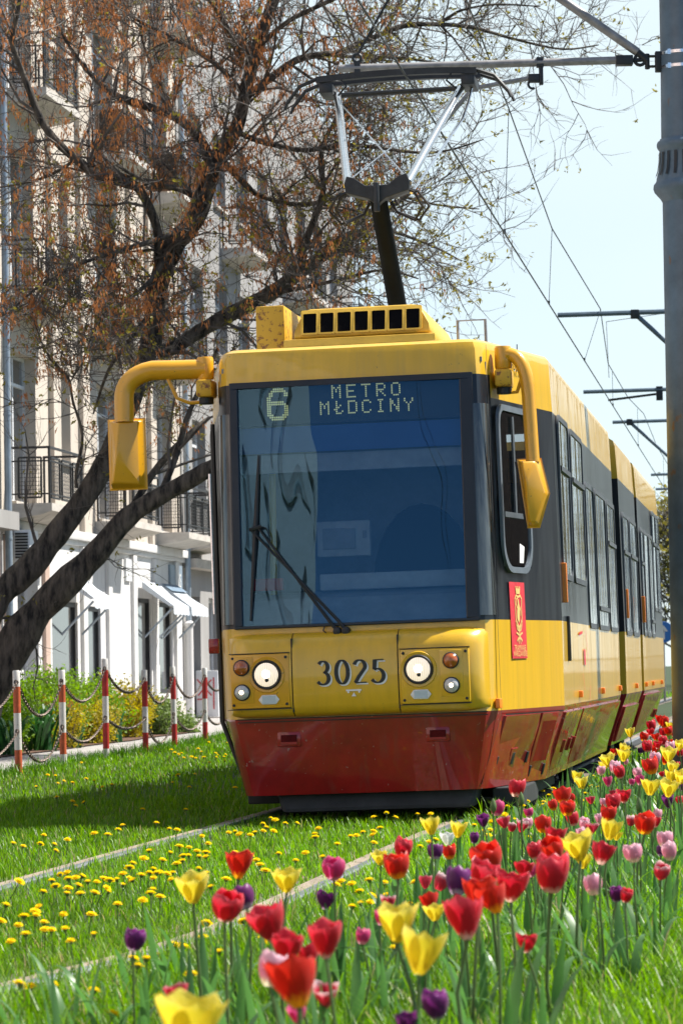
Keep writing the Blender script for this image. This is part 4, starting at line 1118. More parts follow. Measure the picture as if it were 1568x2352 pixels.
# ================================================================== OVERHEAD LINE
def polex(Y): return 2.90 + .1334 * (Y - 28)
ARMS = [(28.0, None), (48.3, 1265), (62.0, 1320), (69.9, 1385), (89.6, 1470), (97.0, 1480), (125.0, 1505)]
PLAB = ['thick blue grey tram pole with ribbed collar standing in the tulip bed', 'second overhead line pole, its bracket with a strut below, behind the thick pole', 'third overhead line pole with a plain bracket and steady arm',
        'fourth overhead line pole with a strutted bracket above the tram tail', 'fifth overhead line pole carrying a thin bare bracket', 'sixth overhead line pole with a thin bracket just past the fifth', 'farthest overhead line pole, bracket low over the distant trees']
for i, (Y, u) in enumerate(ARMS):
    p = empty('catenary_pole', (polex(Y), Y, 0)); tag(p, PLAB[i], 'pole', 'poles of the overhead line')
    near = i == 0
    ns_ = 48 if near else 16
    MB().lathe([(.235, 0), (.235, .25), (.212, .32), (.205, 3.0), (.198, 4.86)] if near else [(.20, 0), (.20, .3), (.17, .4), (.15, 8.6)], ns_).build('shaft', M['pole'], p, smooth=30)
    if near:
        MB().lathe([(.198, 5.36), (.190, 6.0), (.18, 10.5)], ns_).build('upper_shaft', M['pole'], p)
        prof = [(.198, 4.84), (.215, 4.87), (.262, 4.925), (.272, 4.955), (.268, 4.985), (.252, 5.005), (.245, 5.02), (.243, 5.04), (.226, 5.10), (.216, 5.18), (.213, 5.24), (.216, 5.275), (.228, 5.285), (.236, 5.305), (.236, 5.325), (.228, 5.345), (.212, 5.355), (.21, 5.365), (.196, 5.37)]
        cl = MB().lathe(prof, ns_).build('collar', M['pole'], p, smooth=50)
        fl = MB()
        for k in range(20):
            a = 2 * math.pi * (k + .5) / 20
            fl = MB()
            for (r0, z0), (r1, z1) in (((.2465, 5.055), (.232, 5.10)), ((.232, 5.10), (.2205, 5.18)), ((.2205, 5.18), (.2185, 5.25))):
                w0 = .013
                e0, e1 = Vector((math.cos(a), math.sin(a), 0)), Vector((-math.sin(a), math.cos(a), 0))
                fl.quad(e0 * (r0 + .004) - e1 * w0 + Vector((0, 0, z0)), e0 * (r0 + .004) + e1 * w0 + Vector((0, 0, z0)), e0 * (r1 + .004) + e1 * w0 + Vector((0, 0, z1)), e0 * (r1 + .004) - e1 * w0 + Vector((0, 0, z1)))
            fl.build('flute', M['dark'], cl, smooth=0)
        st = MB()
        for zz in (5.96, 6.075):
            st.lathe([(.192, zz - .014), (.1945, zz - .013), (.1945, zz + .013), (.192, zz + .014)], ns_)
            st.box((-.145, -.150, zz - .022), (-.105, -.125, zz + .022))
        st.build('steel_strap', M['alu'], p)
        b = MB().box((-.235, -.035, 5.93), (-.185, .035, 6.10)).box((-.29, -.03, 5.97), (-.235, .03, 5.985)).box((-.29, -.03, 6.055), (-.235, .03, 6.07)).tube([(-.30, 0, 5.955), (-.30, 0, 6.085)], .022, 8)
        b.build('hinge_bracket', M['dark'], p, bevel=.006)
        hx = -2.86
        MB().tube([(hx, 0, 6.005), (-.52, 0, 6.035)], .033, 14).build('bracket_tube', M['galv'], p)
        b = MB().box((-.56, -.05, 5.99), (-.42, .05, 6.07)).tube([(-.44, 0, 6.03), (-.31, 0, 6.035)], .018, 8)
        b.tube([(-.36 + .045 * math.cos(k), 0, 6.035 + .045 * math.sin(k)) for k in [j * math.pi / 6 for j in range(12)]], .016, 6, closed=True)
        b.build('tube_clevis', M['dark'], p, bevel=.005)
        MB().tube([(-.30, .0, 6.03), (-.40, 0, 6.12)], .03, 8).build('insulator', M['dark'], p)
        MB().tube([(-.38, 0, 6.10), (-2.02, 0, 7.30)], .036, 14).build('diagonal_tube', M['galv'], p)
        b = MB().box((hx + .13, -.03, 5.955), (hx + .18, .03, 6.06)); b.tube([(hx + .155 + .035 * math.cos(k), 0, 6.09 + .035 * math.sin(k)) for k in [j * math.pi / 6 for j in range(12)]], .012, 6, closed=True)
        b.tube([(hx + .16, 0, 6.12), (-2.02, 0, 7.30)], .012, 6); b.build('tie_rod', M['dark'], p)
        b = MB().box((-1.22, -.03, 5.985), (-1.16, .03, 6.07)).box((-1.20, -.025, 5.84), (-1.165, .025, 6.0)).box((-1.29, -.03, 5.86), (-1.20, .03, 5.93))
        b.tube([(-1.255 + .035 * math.cos(k), 0, 5.845 + .035 * math.sin(k)) for k in [j * math.pi / 6 for j in range(3, 11)]], .012, 6); b.build('drop_clamp', M['dark'], p, bevel=.005)
        MB().tube([(-1.26, 0, 5.90), (-1.75, 0, 5.82), (-2.03, 0, 5.50)], .020, 8).build('steady_arm', M['galv'], p)
    else:
        x0 = at(u, 0, Y).x - polex(Y); zz = 6.02
        MB().tube([(x0, 0, zz), (-.14, 0, zz + .04)], .036, 8).build('bracket_tube', M['pole'], p)
        if i in (1, 3):
            xs = x0 + 1.1 if i == 1 else x0 + .35
            MB().tube([(xs, 0, zz), (-.12, 0, zz - (abs(xs) - .1) * .92)], .034, 8).build('strut', M['pole'], p)
            MB().box((xs - .06, -.04, zz - .07), (xs + .06, .04, zz + .06)).build('clamp', M['dark'], p, bevel=.01)
        if i == 2:
            MB().tube([(x0 + .45, 0, 5.86), (x0 + 1.35, 0, 5.96)], .022, 6).build('steady_arm', M['dark'], p)
            MB().box((x0 + 1.33, -.03, 5.84), (x0 + 1.45, .03, 6.1)).build('drop_clamp', M['dark'], p, bevel=.01)
        if i in (4, 5, 6):
            MB().tube([(x0 + .6, 0, zz), (-.12, 0, zz - 1.8)], .03, 6).build('strut', M['pole'], p)
CWX = lambda Y: .87 + (Y - 28) * .1295
cw = [(CWX(Y), Y, 5.475 - .0055 * (Y - 28)) for Y in (-20, 0, 15, 28, 48.3, 62, 69.9, 89.6, 97, 125, 150)]
tag(MB().tube(cw, .0085, 6).build('contact_wire', M['dark']), 'lower overhead contact wire touching the pantograph strips', 'wire')
mp_ = [(CWX(-20), -20, 7.0), (CWX(4), 4, 6.6), (CWX(16), 16, 6.75), (CWX(28), 28, 7.22), (1.78, 34.5, 6.72), (2.61, 41, 6.32), (3.74, 48.3, 6.10)]
mp_ += [(CWX(Y), Y, 6.12 - .25 * math.sin(math.pi * ((Y - 48.3) % 20.7) / 20.7)) for Y in (55, 62, 69, 76, 83, 90, 97, 111, 125, 150)]
drops = [(34.5, 6.72), (41, 6.32), (48.3, 6.08), (56.3, 5.9), (66, 6.0), (80, 5.95)]
mw_ = MB().tube(mp_, .0075, 6).build('messenger_wire', M['dark'])
tag(mw_, 'upper sagging messenger wire strung above the contact wire', 'wire')
for Y, zt in drops:
    zc = 5.475 - .0055 * (Y - 28)
    d_ = MB().tube([(CWX(Y), Y, zc), (float(np.interp(Y, [q[1] for q in mp_], [q[0] for q in mp_])), Y, zt)], .004, 5); d_.box((CWX(Y) - .012, Y - .02, zc), (CWX(Y) + .012, Y + .02, zc + .04))
    d_.build('dropper', M['dark'], mw_, smooth=0)
tag(MB().tube([(CWX(56) - .2, 54, 5.6), (CWX(56) + .25, 60, 7.1), (polex(62) - .2, 62, 7.6)], .006, 5).build('guy_wire', M['dark']), 'thin oblique guy wire crossing the wires behind the tram roof', 'wire')

# ================================================================== APARTMENT BUILDINGS
B0 = gnd(480, 1647)
FROT = Matrix.Rotation(R(-7.6), 3, 'Z')        # local x = out of the facade, local y = along the street
M['plaster'] = mat('beige_plaster', (.55, .485, .41), .9, var=.10, scale=.7, stretch=(1, 1, .35), col2=(.40, .35, .295), edge=(.25, .6), bump=.15, bscale=12)
M['plaster2'] = mat('grey_plaster', (.31, .30, .29), .9, var=.12, scale=.6, stretch=(1, 1, .35), col2=(.22, .212, .205), edge=(.25, .6), bump=.15, bscale=12)
M['shopwhite'] = mat('white_shop_plaster', (.61, .60, .585), .8, var=.05, scale=1.6, stretch=(2, 2, .5), col2=(.47, .455, .43), edge=(.22, .5))
M['pinktile'] = mat('pinkish_stone_tile', (.50, .36, .29), .6, var=.08, scale=2)
M['slab'] = mat('balcony_concrete', (.52, .48, .43), .85, var=.12, scale=2.5, stretch=(1, 1, 3))
M['frameblk'] = mat('black_railing', (.02, .02, .022), .5, var=.2)
M['pane'] = mat('house_window_glass', (.035, .045, .055), .04, coat=1.0, var=.3, scale=1.5)
M['winwhite'] = mat('white_window_frame', (.70, .71, .72), .5, var=.06)
M['zinc'] = mat('zinc_pipe', (.30, .36, .42), .45, metal=.35, var=.12, scale=5)
M['reveal'] = mat('dark_shop_glass', (.02, .024, .028), .06, coat=.8, var=.3)
M['awning'] = mat('white_awning_cloth', (.52, .56, .60), .85, var=.06, scale=5)
M['awningblue'] = mat('blue_awning_cloth', (.14, .20, .27), .85, var=.08)
M['grey_sign'] = mat('grey_blue_sign', (.22, .28, .34), .5, var=.06)
M['graf'] = mat('graffiti_red', (.55, .05, .06), .6, var=.15)

def facade(name, lab, s0, s1, H, wallmat, base_h, basemat, openings, depth=9, corn=True):
    e = empty(name, B0, FROT); tag(e, lab, 'building')
    # wall as grid with real openings: cells on sorted coordinates
    ys = sorted({s0, s1} | {o[0] for o in openings} | {o[1] for o in openings})
    zs = sorted({0, base_h, H} | {o[2] for o in openings} | {o[3] for o in openings})
    wall, low = MB(), MB()
    for a, b in zip(ys[:-1], ys[1:]):
        for c, d in zip(zs[:-1], zs[1:]):
            ym, zm = (a + b) / 2, (c + d) / 2
            if any(o[0] < ym < o[1] and o[2] < zm < o[3] for o in openings): continue
            (low if zm < base_h else wall).quad((0, a, c), (0, b, c), (0, b, d), (0, a, d))
    for (a, b, c, d, k) in openings:
        RV = .10 if k == 'door' else .26
        mb = low if (c + d) / 2 < base_h else wall
        mb.quad((0, a, c), (0, a, d), (-RV, a, d), (-RV, a, c)); mb.quad((0, b, c), (-RV, b, c), (-RV, b, d), (0, b, d))
        mb.quad((0, a, d), (0, b, d), (-RV, b, d), (-RV, a, d)); mb.quad((0, a, c), (-RV, a, c), (-RV, b, c), (0, b, c))
    # ends, back, top
    for (mb, c, d) in ((low, 0, base_h), (wall, base_h, H)):
        mb.quad((0, s0, c), (0, s0, d), (-depth, s0, d), (-depth, s0, c)); mb.quad((0, s1, c), (-depth, s1, c), (-depth, s1, d), (0, s1, d)); mb.quad((-depth, s0, c), (-depth, s0, d), (-depth, s1, d), (-depth, s1, c))
    wall.quad((0, s0, H), (0, s1, H), (-depth, s1, H), (-depth, s0, H))
    wall.build('wall', wallmat, e, smooth=0); low.build('ground_storey', basemat, e, smooth=0)
    if corn: MB().box((.004, s0, H - .35), (.45, s1, H - .05)).box((.004, s0, H - .6), (.2, s1, H - .36)).build('eaves_cornice', wallmat, e)
    for (a, b, c, d, k) in openings:
        RV = .10 if k == 'door' else .26
        if k in ('shop', 'door'):
            wn_ = MB().box((-RV + .0, a + .003, c + .003), (-RV + .06, a + .07, d - .003)).box((-RV, b - .07, c + .003), (-RV + .06, b - .003, d - .003)).box((-RV, a + .07, d - .09), (-RV + .06, b - .07, d - .003)).box((-RV, a + .07, c + .003), (-RV + .06, b - .07, c + .10))
            f_ = wn_.build('shop_window' if k == 'shop' else 'door', M['frameblk'] if k == 'door' else M['winwhite'], e, smooth=0)
            MB().quad((-RV + .02, a + .06, c + .08), (-RV + .02, b - .06, c + .08), (-RV + .02, b - .06, d - .08), (-RV + .02, a + .06, d - .08)).build('pane', M['reveal'], f_, smooth=0)
        else:
            wn_ = MB(); t = .06
            for (p, q, r_, s_) in ((a + .003, a + t, c + .003, d - .003), (b - t, b - .003, c + .003, d - .003), (a + t, b - t, c + .003, c + t), (a + t, b - t, d - t, d - .003), ((a + b) / 2 - .04, (a + b) / 2 + .04, c + t, d - t), (a + t, (a + b) / 2 - .04, d - .55, d - .49), ((a + b) / 2 + .04, b - t, d - .55, d - .49)):
                wn_.box((-RV, p, r_), (-RV + .07, q, s_))
            f_ = wn_.build('window', M['winwhite'], e, smooth=0)
            MB().quad((-RV + .03, a + .03, c + .03), (-RV + .03, b - .03, c + .03), (-RV + .03, b - .03, d - .03), (-RV + .03, a + .03, d - .03)).build('pane', M['pane'], f_, smooth=0)
            MB().box((-.02, a - .06, c - .06), (.09, b + .06, c - .002)).build('sill', M['slab'], f_)
    return e
def balcony(e, y0, y1, z, stuff=None, dpt=.78):
    pts = [(.003, z - .02), (dpt, z - .02), (dpt, z - .15), (dpt - .06, z - .17), (dpt - .18, z - .21), (.003, z - .30)]
    sb = MB().prism([(x, y0, zz) for x, zz in pts], (0, y1 - y0, 0)).build('balcony', M['slab'], e, smooth=20)
    r_ = MB(); t = .022; x1 = dpt - .05; h = .93
    def bar(p, q, w=t): r_.tube([p, q], w, 4)
    ya, yb = y0 + .05, y1 - .05
    for (x, y) in ((.05, ya), (x1, ya), (x1, yb), (.05, yb)): bar((x, y, z - .02), (x, y, z + h), .026)
    bar((.03, ya, z + h), (x1, ya, z + h), .028); bar((x1, ya, z + h), (x1, yb, z + h), .028); bar((x1, yb, z + h), (.03, yb, z + h), .028)
    for zz in (z + .14, z + .70): bar((.05, ya, zz), (x1, ya, zz), .018); bar((x1, ya, zz), (x1, yb, zz), .018)
    # framed mesh panels
    bar((.20, ya, z + .08), (.20, ya, z + .76), .022); bar((x1 - .14, ya, z + .08), (x1 - .14, ya, z + .76), .022); bar((.20, ya, z + .08), (x1 - .14, ya, z + .08), .022); bar((.20, ya, z + .76), (x1 - .14, ya, z + .76), .022)
    for k in range(1, 8): bar((.20 + (x1 - .34) * k / 8, ya, z + .08), (.20 + (x1 - .34) * k / 8, ya, z + .76), .006)
    for k in range(1, 10): bar((.20, ya, z + .08 + .68 * k / 10), (x1 - .14, ya, z + .08 + .68 * k / 10), .006)
    n = 3; L_ = (yb - ya) / n
    for q in range(n):
        a, b = ya + q * L_ + .12, ya + (q + 1) * L_ - .06
        for y in (a, b): bar((x1, y, z + .08), (x1, y, z + .76))
        for zz in (z + .08, z + .76): bar((x1, a, zz), (x1, b, zz))
        for k in range(1, 9): bar((x1, a + (b - a) * k / 9, z + .08), (x1, a + (b - a) * k / 9, z + .76), .006)
        for k in range(1, 10): bar((x1, a, z + .08 + .68 * k / 10), (x1, b, z + .08 + .68 * k / 10), .006)
    r_.build('railing', M['frameblk'], sb, smooth=0)
    if stuff == 'reed':
        MB().box((.10, y0 + .075, z + .02), (dpt - .12, y0 + .09, z + .80)).box((dpt - .085, y0 + .09, z + .02), (dpt - .078, y1 - .08, z + .80)).build('reed_screen', M['reed'], sb, smooth=0)
    if stuff == 'flowers':
        MB().box((.12, y0 - .10, z - .02), (dpt - .05, y0 + .03, z + .16)).build('planter', M['planter'], sb, bevel=.01)
        g_ = np.random.default_rng(5); lf = MB(); fl = MB()
        for k in range(420):
            c = Vector((.1 + g_.random() * .62, y0 - .04 + g_.normal(0, .07), z + .14 + abs(g_.normal(0, .16)))); d_ = Vector(g_.normal(0, 1, 3)).normalized() * .045; e_ = d_.orthogonal().normalized() * .022
            (lf if k % 9 else fl).poly([c - d_, c + e_, c + d_, c - e_])
        lf.build('foliage', M['bushleaf'], sb, smooth=0); fl.build('flowers', M['flowerred'], sb, smooth=0)
M['reed'] = mat('reed_matting', (.34, .19, .11), .9, var=.2, scale=30, stretch=(1, 1, .1))
M['planter'] = mat('brown_planter', (.12, .045, .03), .7, var=.15)
M['bushleaf'] = leafy('bush_leaves', (.10, .21, .022), trans=.4, rough=.4, var=.45, vscale=1.3)
M['flowerred'] = mat('red_geranium', (.6, .03, .05), .6, var=.1)
OP = []
for lv_ in range(4):
    zb = 3.95 + 3.55 * lv_
    for (a, b) in ((-19.2, -17.3), (-12.0, -10.0), (-6.1, -4.2)):
        OP.append((a, b, zb + .05, zb + 2.65, 'win'))
    for (a, b) in ((-16.0, -14.4), (-8.9, -7.6)):
        OP.append((a, b, zb + .95, zb + 2.65, 'win'))
OPG = [(-18.9, -17.3, .35, 2.8, 'shop'), (-16.2, -14.0, .25, 2.35, 'door'), (-13.2, -11.9, .25, 2.3, 'door'), (-8.25, -6.75, .58, 2.55, 'door'), (-6.1, -4.45, .58, 2.5, 'door')]
main = facade('apartment_building', 'beige plastered apartment house with white shop floor, mesh balconies and awnings', -20.05, -3.05, 17.4, M['plaster'], 3.62, M['shopwhite'], OP + OPG)
for lv_ in range(4):
    zb = 3.95 + 3.55 * lv_
    for k, (a, b) in enumerate(((-19.6, -16.85), (-12.3, -9.6), (-6.5, -3.7))):
        balcony(main, a, b, zb, {(1, 1): 'flowers', (1, 2): 'reed', (2, 2): 'reed', (0, 3): 'reed'}.get((k, lv_)))
MB().box((.003, -20.0, 3.50), (.14, -3.1, 3.66)).box((.003, -20.0, 3.40), (.07, -3.1, 3.498)).build('shop_cornice', M['shopwhite'], main, bevel=.01)
for a in (-19.9, -17.0, -13.75, -11.4, -8.9, -6.6, -4.2):
    MB().box((.003, a, .0), (.07, a + .36, 3.39)).build('pilaster', M['pinktile'] if a < -16.5 else M['shopwhite'], main)
for a in (-16.6, -14.05, -9.25, -7.3):
    MB().box((.003, a + .35, 3.67), (.10, a + .95, 17.0)).build('lesene', M['plaster'], main)
MB().box((.003, -9.5, .0), (.22, -4.1, .42)).build('plinth', M['slab'], main)
def awning(a, b, cloth, out=.72, zt=2.88, zl=2.38):
    w_ = MB(); n = 10; vs2 = []
    for k in range(n + 1):
        y = a + (b - a) * k / n
        vs2 += [(.08, y, zt), (out * .5, y, (zt + zl) / 2 - .02), (out, y, zl), (out + .01, y, zl - .17 - (.02 if k % 2 else 0))]
    w_.add(vs2, [(k * 4 + j, (k + 1) * 4 + j, (k + 1) * 4 + j + 1, k * 4 + j + 1) for k in range(n) for j in range(3)])
    w_.poly([(.08, a, zt), (out, a, zl), (out * .9, a, zl - .02), (.08, a, zt - .14)])
    o = w_.build('awning', cloth, main, smooth=0)
    for y in (a + .1, b - .1): MB().tube([(.1, y, 1.75), (out - .04, y, zl - .05)], .022, 6).build('awning_arm', M['zinc'], o)
awning(-15.9, -14.0, M['awning']); awning(-8.1, -6.3, M['awning']); awning(-6.05, -4.05, M['awning'])
MB().quad((.075, -5.95, 2.888), (.30, -5.95, 2.728), (.30, -4.1, 2.728), (.075, -4.1, 2.888)).build('awning_hood', M['awningblue'], main, smooth=0)
for nm, y, z0, z1, m_ in (('drainpipe', -20.0, .0, 17.2, 'zinc'), ('drainpipe', -3.05, .0, 17.2, 'zinc')):
    b = MB().tube([(.12, y, z0), (.12, y, z1)], .062, 14)
    for k in range(8): b.lathe([(.07, 0), (.072, .02), (.07, .04)], 14, 0, (.12, y, 1.2 + k * 2.1))
    pp = b.build(nm, M['zinc'], main)
MB().tube([(.12, -3.05, 0), (.12, -3.05, 2.05)], .095, 16).lathe([(.10, 2.0), (.13, 2.05), (.13, 2.09), (.07, 2.14)], 16, 0, (.12, -3.05, 0)).build('pipe_shoe', M['shopwhite'], main)
ac = MB().box((.12, -20.0 + .35, 2.93), (.40, -19.0, 3.48)).build('outdoor_unit', M['winwhite'], main, bevel=.02)
b = MB()
for k in range(9): b.box((.15, -19.672, 3.0 + k * .05), (.37, -19.655, 3.03 + k * .05))
b.build('grille', M['rubber'], ac, smooth=0)
MB().box((.003, -9.55, 2.86), (.05, -9.0, 3.30)).build('lamp_board', M['winwhite'], main)
sg = MB().box((.003, -4.75, 2.62), (.05, -3.35, 3.32)).build('shop_sign', M['grey_sign'], main)
text_mesh('lettering', 'KS', .42, basis((.054, -3.75, 2.98), (0, 1, 0), (1, 0, 0)), M['white'], sg)
sw_ = MB().box((-.20, -16.1, .8), (-.19, -14.7, .81)).build('window_board', M['reveal'], main)
text_mesh('lettering', 'salon', .42, basis((-.228, -17.9, 1.05), (0, 1, 0), (1, 0, 0)), M['white'], sw_)
OP2 = [(a, a + 1.7, zb, zb + 1.75, 'win') for zb in (4.9, 8.4, 11.9) for a in [-1.6 + 3.3 * k for k in range(8)]] + [(-2.3, -.9, .5, 2.7, 'shop'), (.2, 1.9, .5, 2.7, 'shop'), (3, 5, .5, 2.7, 'shop')]
grey = facade('apartment_building', 'grey apartment house beyond the second drainpipe, largely behind the tree crown', -3.0, 26.5, 16.8, M['plaster2'], 3.5, M['plaster2'], OP2, corn=False)
for lv_ in range(3):
    for a in (2.6, 12.5, 22.4): balcony(grey, a, a + 2.9, 4.0 + 3.5 * lv_)
balcony(grey, -2.9, -.6, 3.95)
MB().box((.003, -2.95, 3.3), (.3, 8, 3.5)).build('shop_cornice', M['slab'], grey)
gb = MB().box((.05, -1.9, .03), (.55, -.6, 1.05)); gbo = tag(gb.build('utility_cabinet', M['winwhite'], None, bevel=.015), 'white street cabinet with red graffiti by the grey shop', 'cabinet')
gbo.matrix_world = Matrix.Translation(B0) @ FROT.to_4x4()
b = MB()
for pts in ([(-.1, .85), (-.4, .5)], [(-.1, .5), (-.42, .86)], [(-.5, .3), (-.5, .9)], [(-.2, .15), (-.2, .42), (-.42, .42)], [(-.05, .2), (-.05, .9)]):
    for p, q in zip(pts[:-1], pts[1:]): b.tube([(.22 + p[0] + .28, -1.905, p[1]), (.22 + q[0] + .28, -1.905, q[1])], .018, 4)
b.build('graffiti', M['graf'], gbo, smooth=0)
OP0 = [(a, a + 1.6, zb, zb + 1.8, 'win') for zb in (5.0, 8.5, 12.0) for a in [-44 + 3.4 * k for k in range(7)]] + [(-24.5, -21.2, .3, 2.7, 'door')]
old = facade('apartment_building', 'older brownish apartment house before the first drainpipe, cut by the photo edge', -46, -20.1, 16.6, M['plaster2'], 3.4, mat('dark_stone', (.20, .17, .145), .8, var=.15), OP0)
MB().box((.003, -46, 3.45), (.34, -20.15, 3.75)).build('shop_cornice', M['plaster2'], old)
# houses the tram's glass and paint mirror: the row continues behind the viewer, plus an unseen dark terrace added opposite for its reflection
OP3 = [(a, a + 1.6, zb, zb + 1.9, 'win') for zb in (1.0, 4.6, 8.2, 11.8, 15.4) for a in [-105.5 + 4.2 * k for k in range(10)]]
facade('apartment_building', 'pale rendered house row behind the viewer, seen mirrored in the windscreen', -107, -60, 22.0, mat('pale_render', (.80, .64, .60), .9, var=.06), .5, M['slab'], OP3)
oe = empty('apartment_building', (34.0, 64.0, 0), Matrix.Rotation(R(180 - 7.6), 3, 'Z'))
tag(oe, 'unseen dark terrace across the street, added for its reflection in the tram side', 'building')
MB().box((-9, -26, 0), (0, 22, 14.5)).build('wall', mat('brown_brick', (.16, .115, .09), .9, var=.2), oe, smooth=0)

# ================================================================== TREES
M['bark'] = mat('dark_bark', (.135, .112, .088), .95, var=.3, scale=7, stretch=(1.6, 1, .45), col2=(.012, .011, .010), edge=(.36, .62), bump=1.0, bscale=15)
M['twig'] = mat('twig_bark', (.20, .17, .145), .8, var=.35, scale=3, col2=(.05, .042, .036))
M['seeds'] = leafy('dry_winged_seeds', (.54, .225, .085), trans=.38, rough=.75, var=.45, vscale=2.0, tcol=(.58, .24, .085), spec=.15)
M['bud'] = leafy('young_leaf_buds', (.22, .19, .040), trans=.45, rough=.5, var=.35, vscale=1.5)

def tubes_np(segs, nside, name, m, parent):
    """segs: list of (pts (k,3), radii (k,)) with the same k -> one mesh"""
    P = np.array([s[0] for s in segs]); Rr = np.array([s[1] for s in segs]); n, k = P.shape[:2]
    T = np.zeros_like(P); T[:, 1:-1] = P[:, 2:] - P[:, :-2]; T[:, 0] = P[:, 1] - P[:, 0]; T[:, -1] = P[:, -1] - P[:, -2]
    T /= np.linalg.norm(T, axis=2, keepdims=True) + 1e-9
    ref = np.where(np.abs(T[..., 2:3]) > .9, np.array([1., 0, 0]), np.array([0, 0, 1.]))
    A = np.cross(T, ref); A /= np.linalg.norm(A, axis=2, keepdims=True) + 1e-9
    B = np.cross(T, A)
    ang = np.arange(nside) * 2 * np.pi / nside
    V = P[:, :, None, :] + Rr[:, :, None, None] * (A[:, :, None, :] * np.cos(ang)[None, None, :, None] + B[:, :, None, :] * np.sin(ang)[None, None, :, None])
    idx = (np.arange(n) * k * nside)[:, None, None] + (np.arange(k - 1) * nside)[None, :, None]
    j = np.arange(nside); j2 = (j + 1) % nside
    F = np.stack([idx + j, idx + j2, idx + nside + j2, idx + nside + j], -1).reshape(-1, 4)
    return np_mesh(name, V.reshape(-1, 3), F, m, smooth=True, parent=parent)

def grow(base, dirn, L, r0, k, g_, up=.25, wob=.22, droop=0.0):
    pts = [np.array(base)]; d = dirn / np.linalg.norm(dirn)
    for i in range(k - 1):
        d = d + g_.normal(0, wob, 3) + np.array([0, 0, up - droop * (i / k)]) * .35
        d /= np.linalg.norm(d); pts.append(pts[-1] + d * L / (k - 1))
    return np.array(pts), np.linspace(r0, r0 * .28, k)

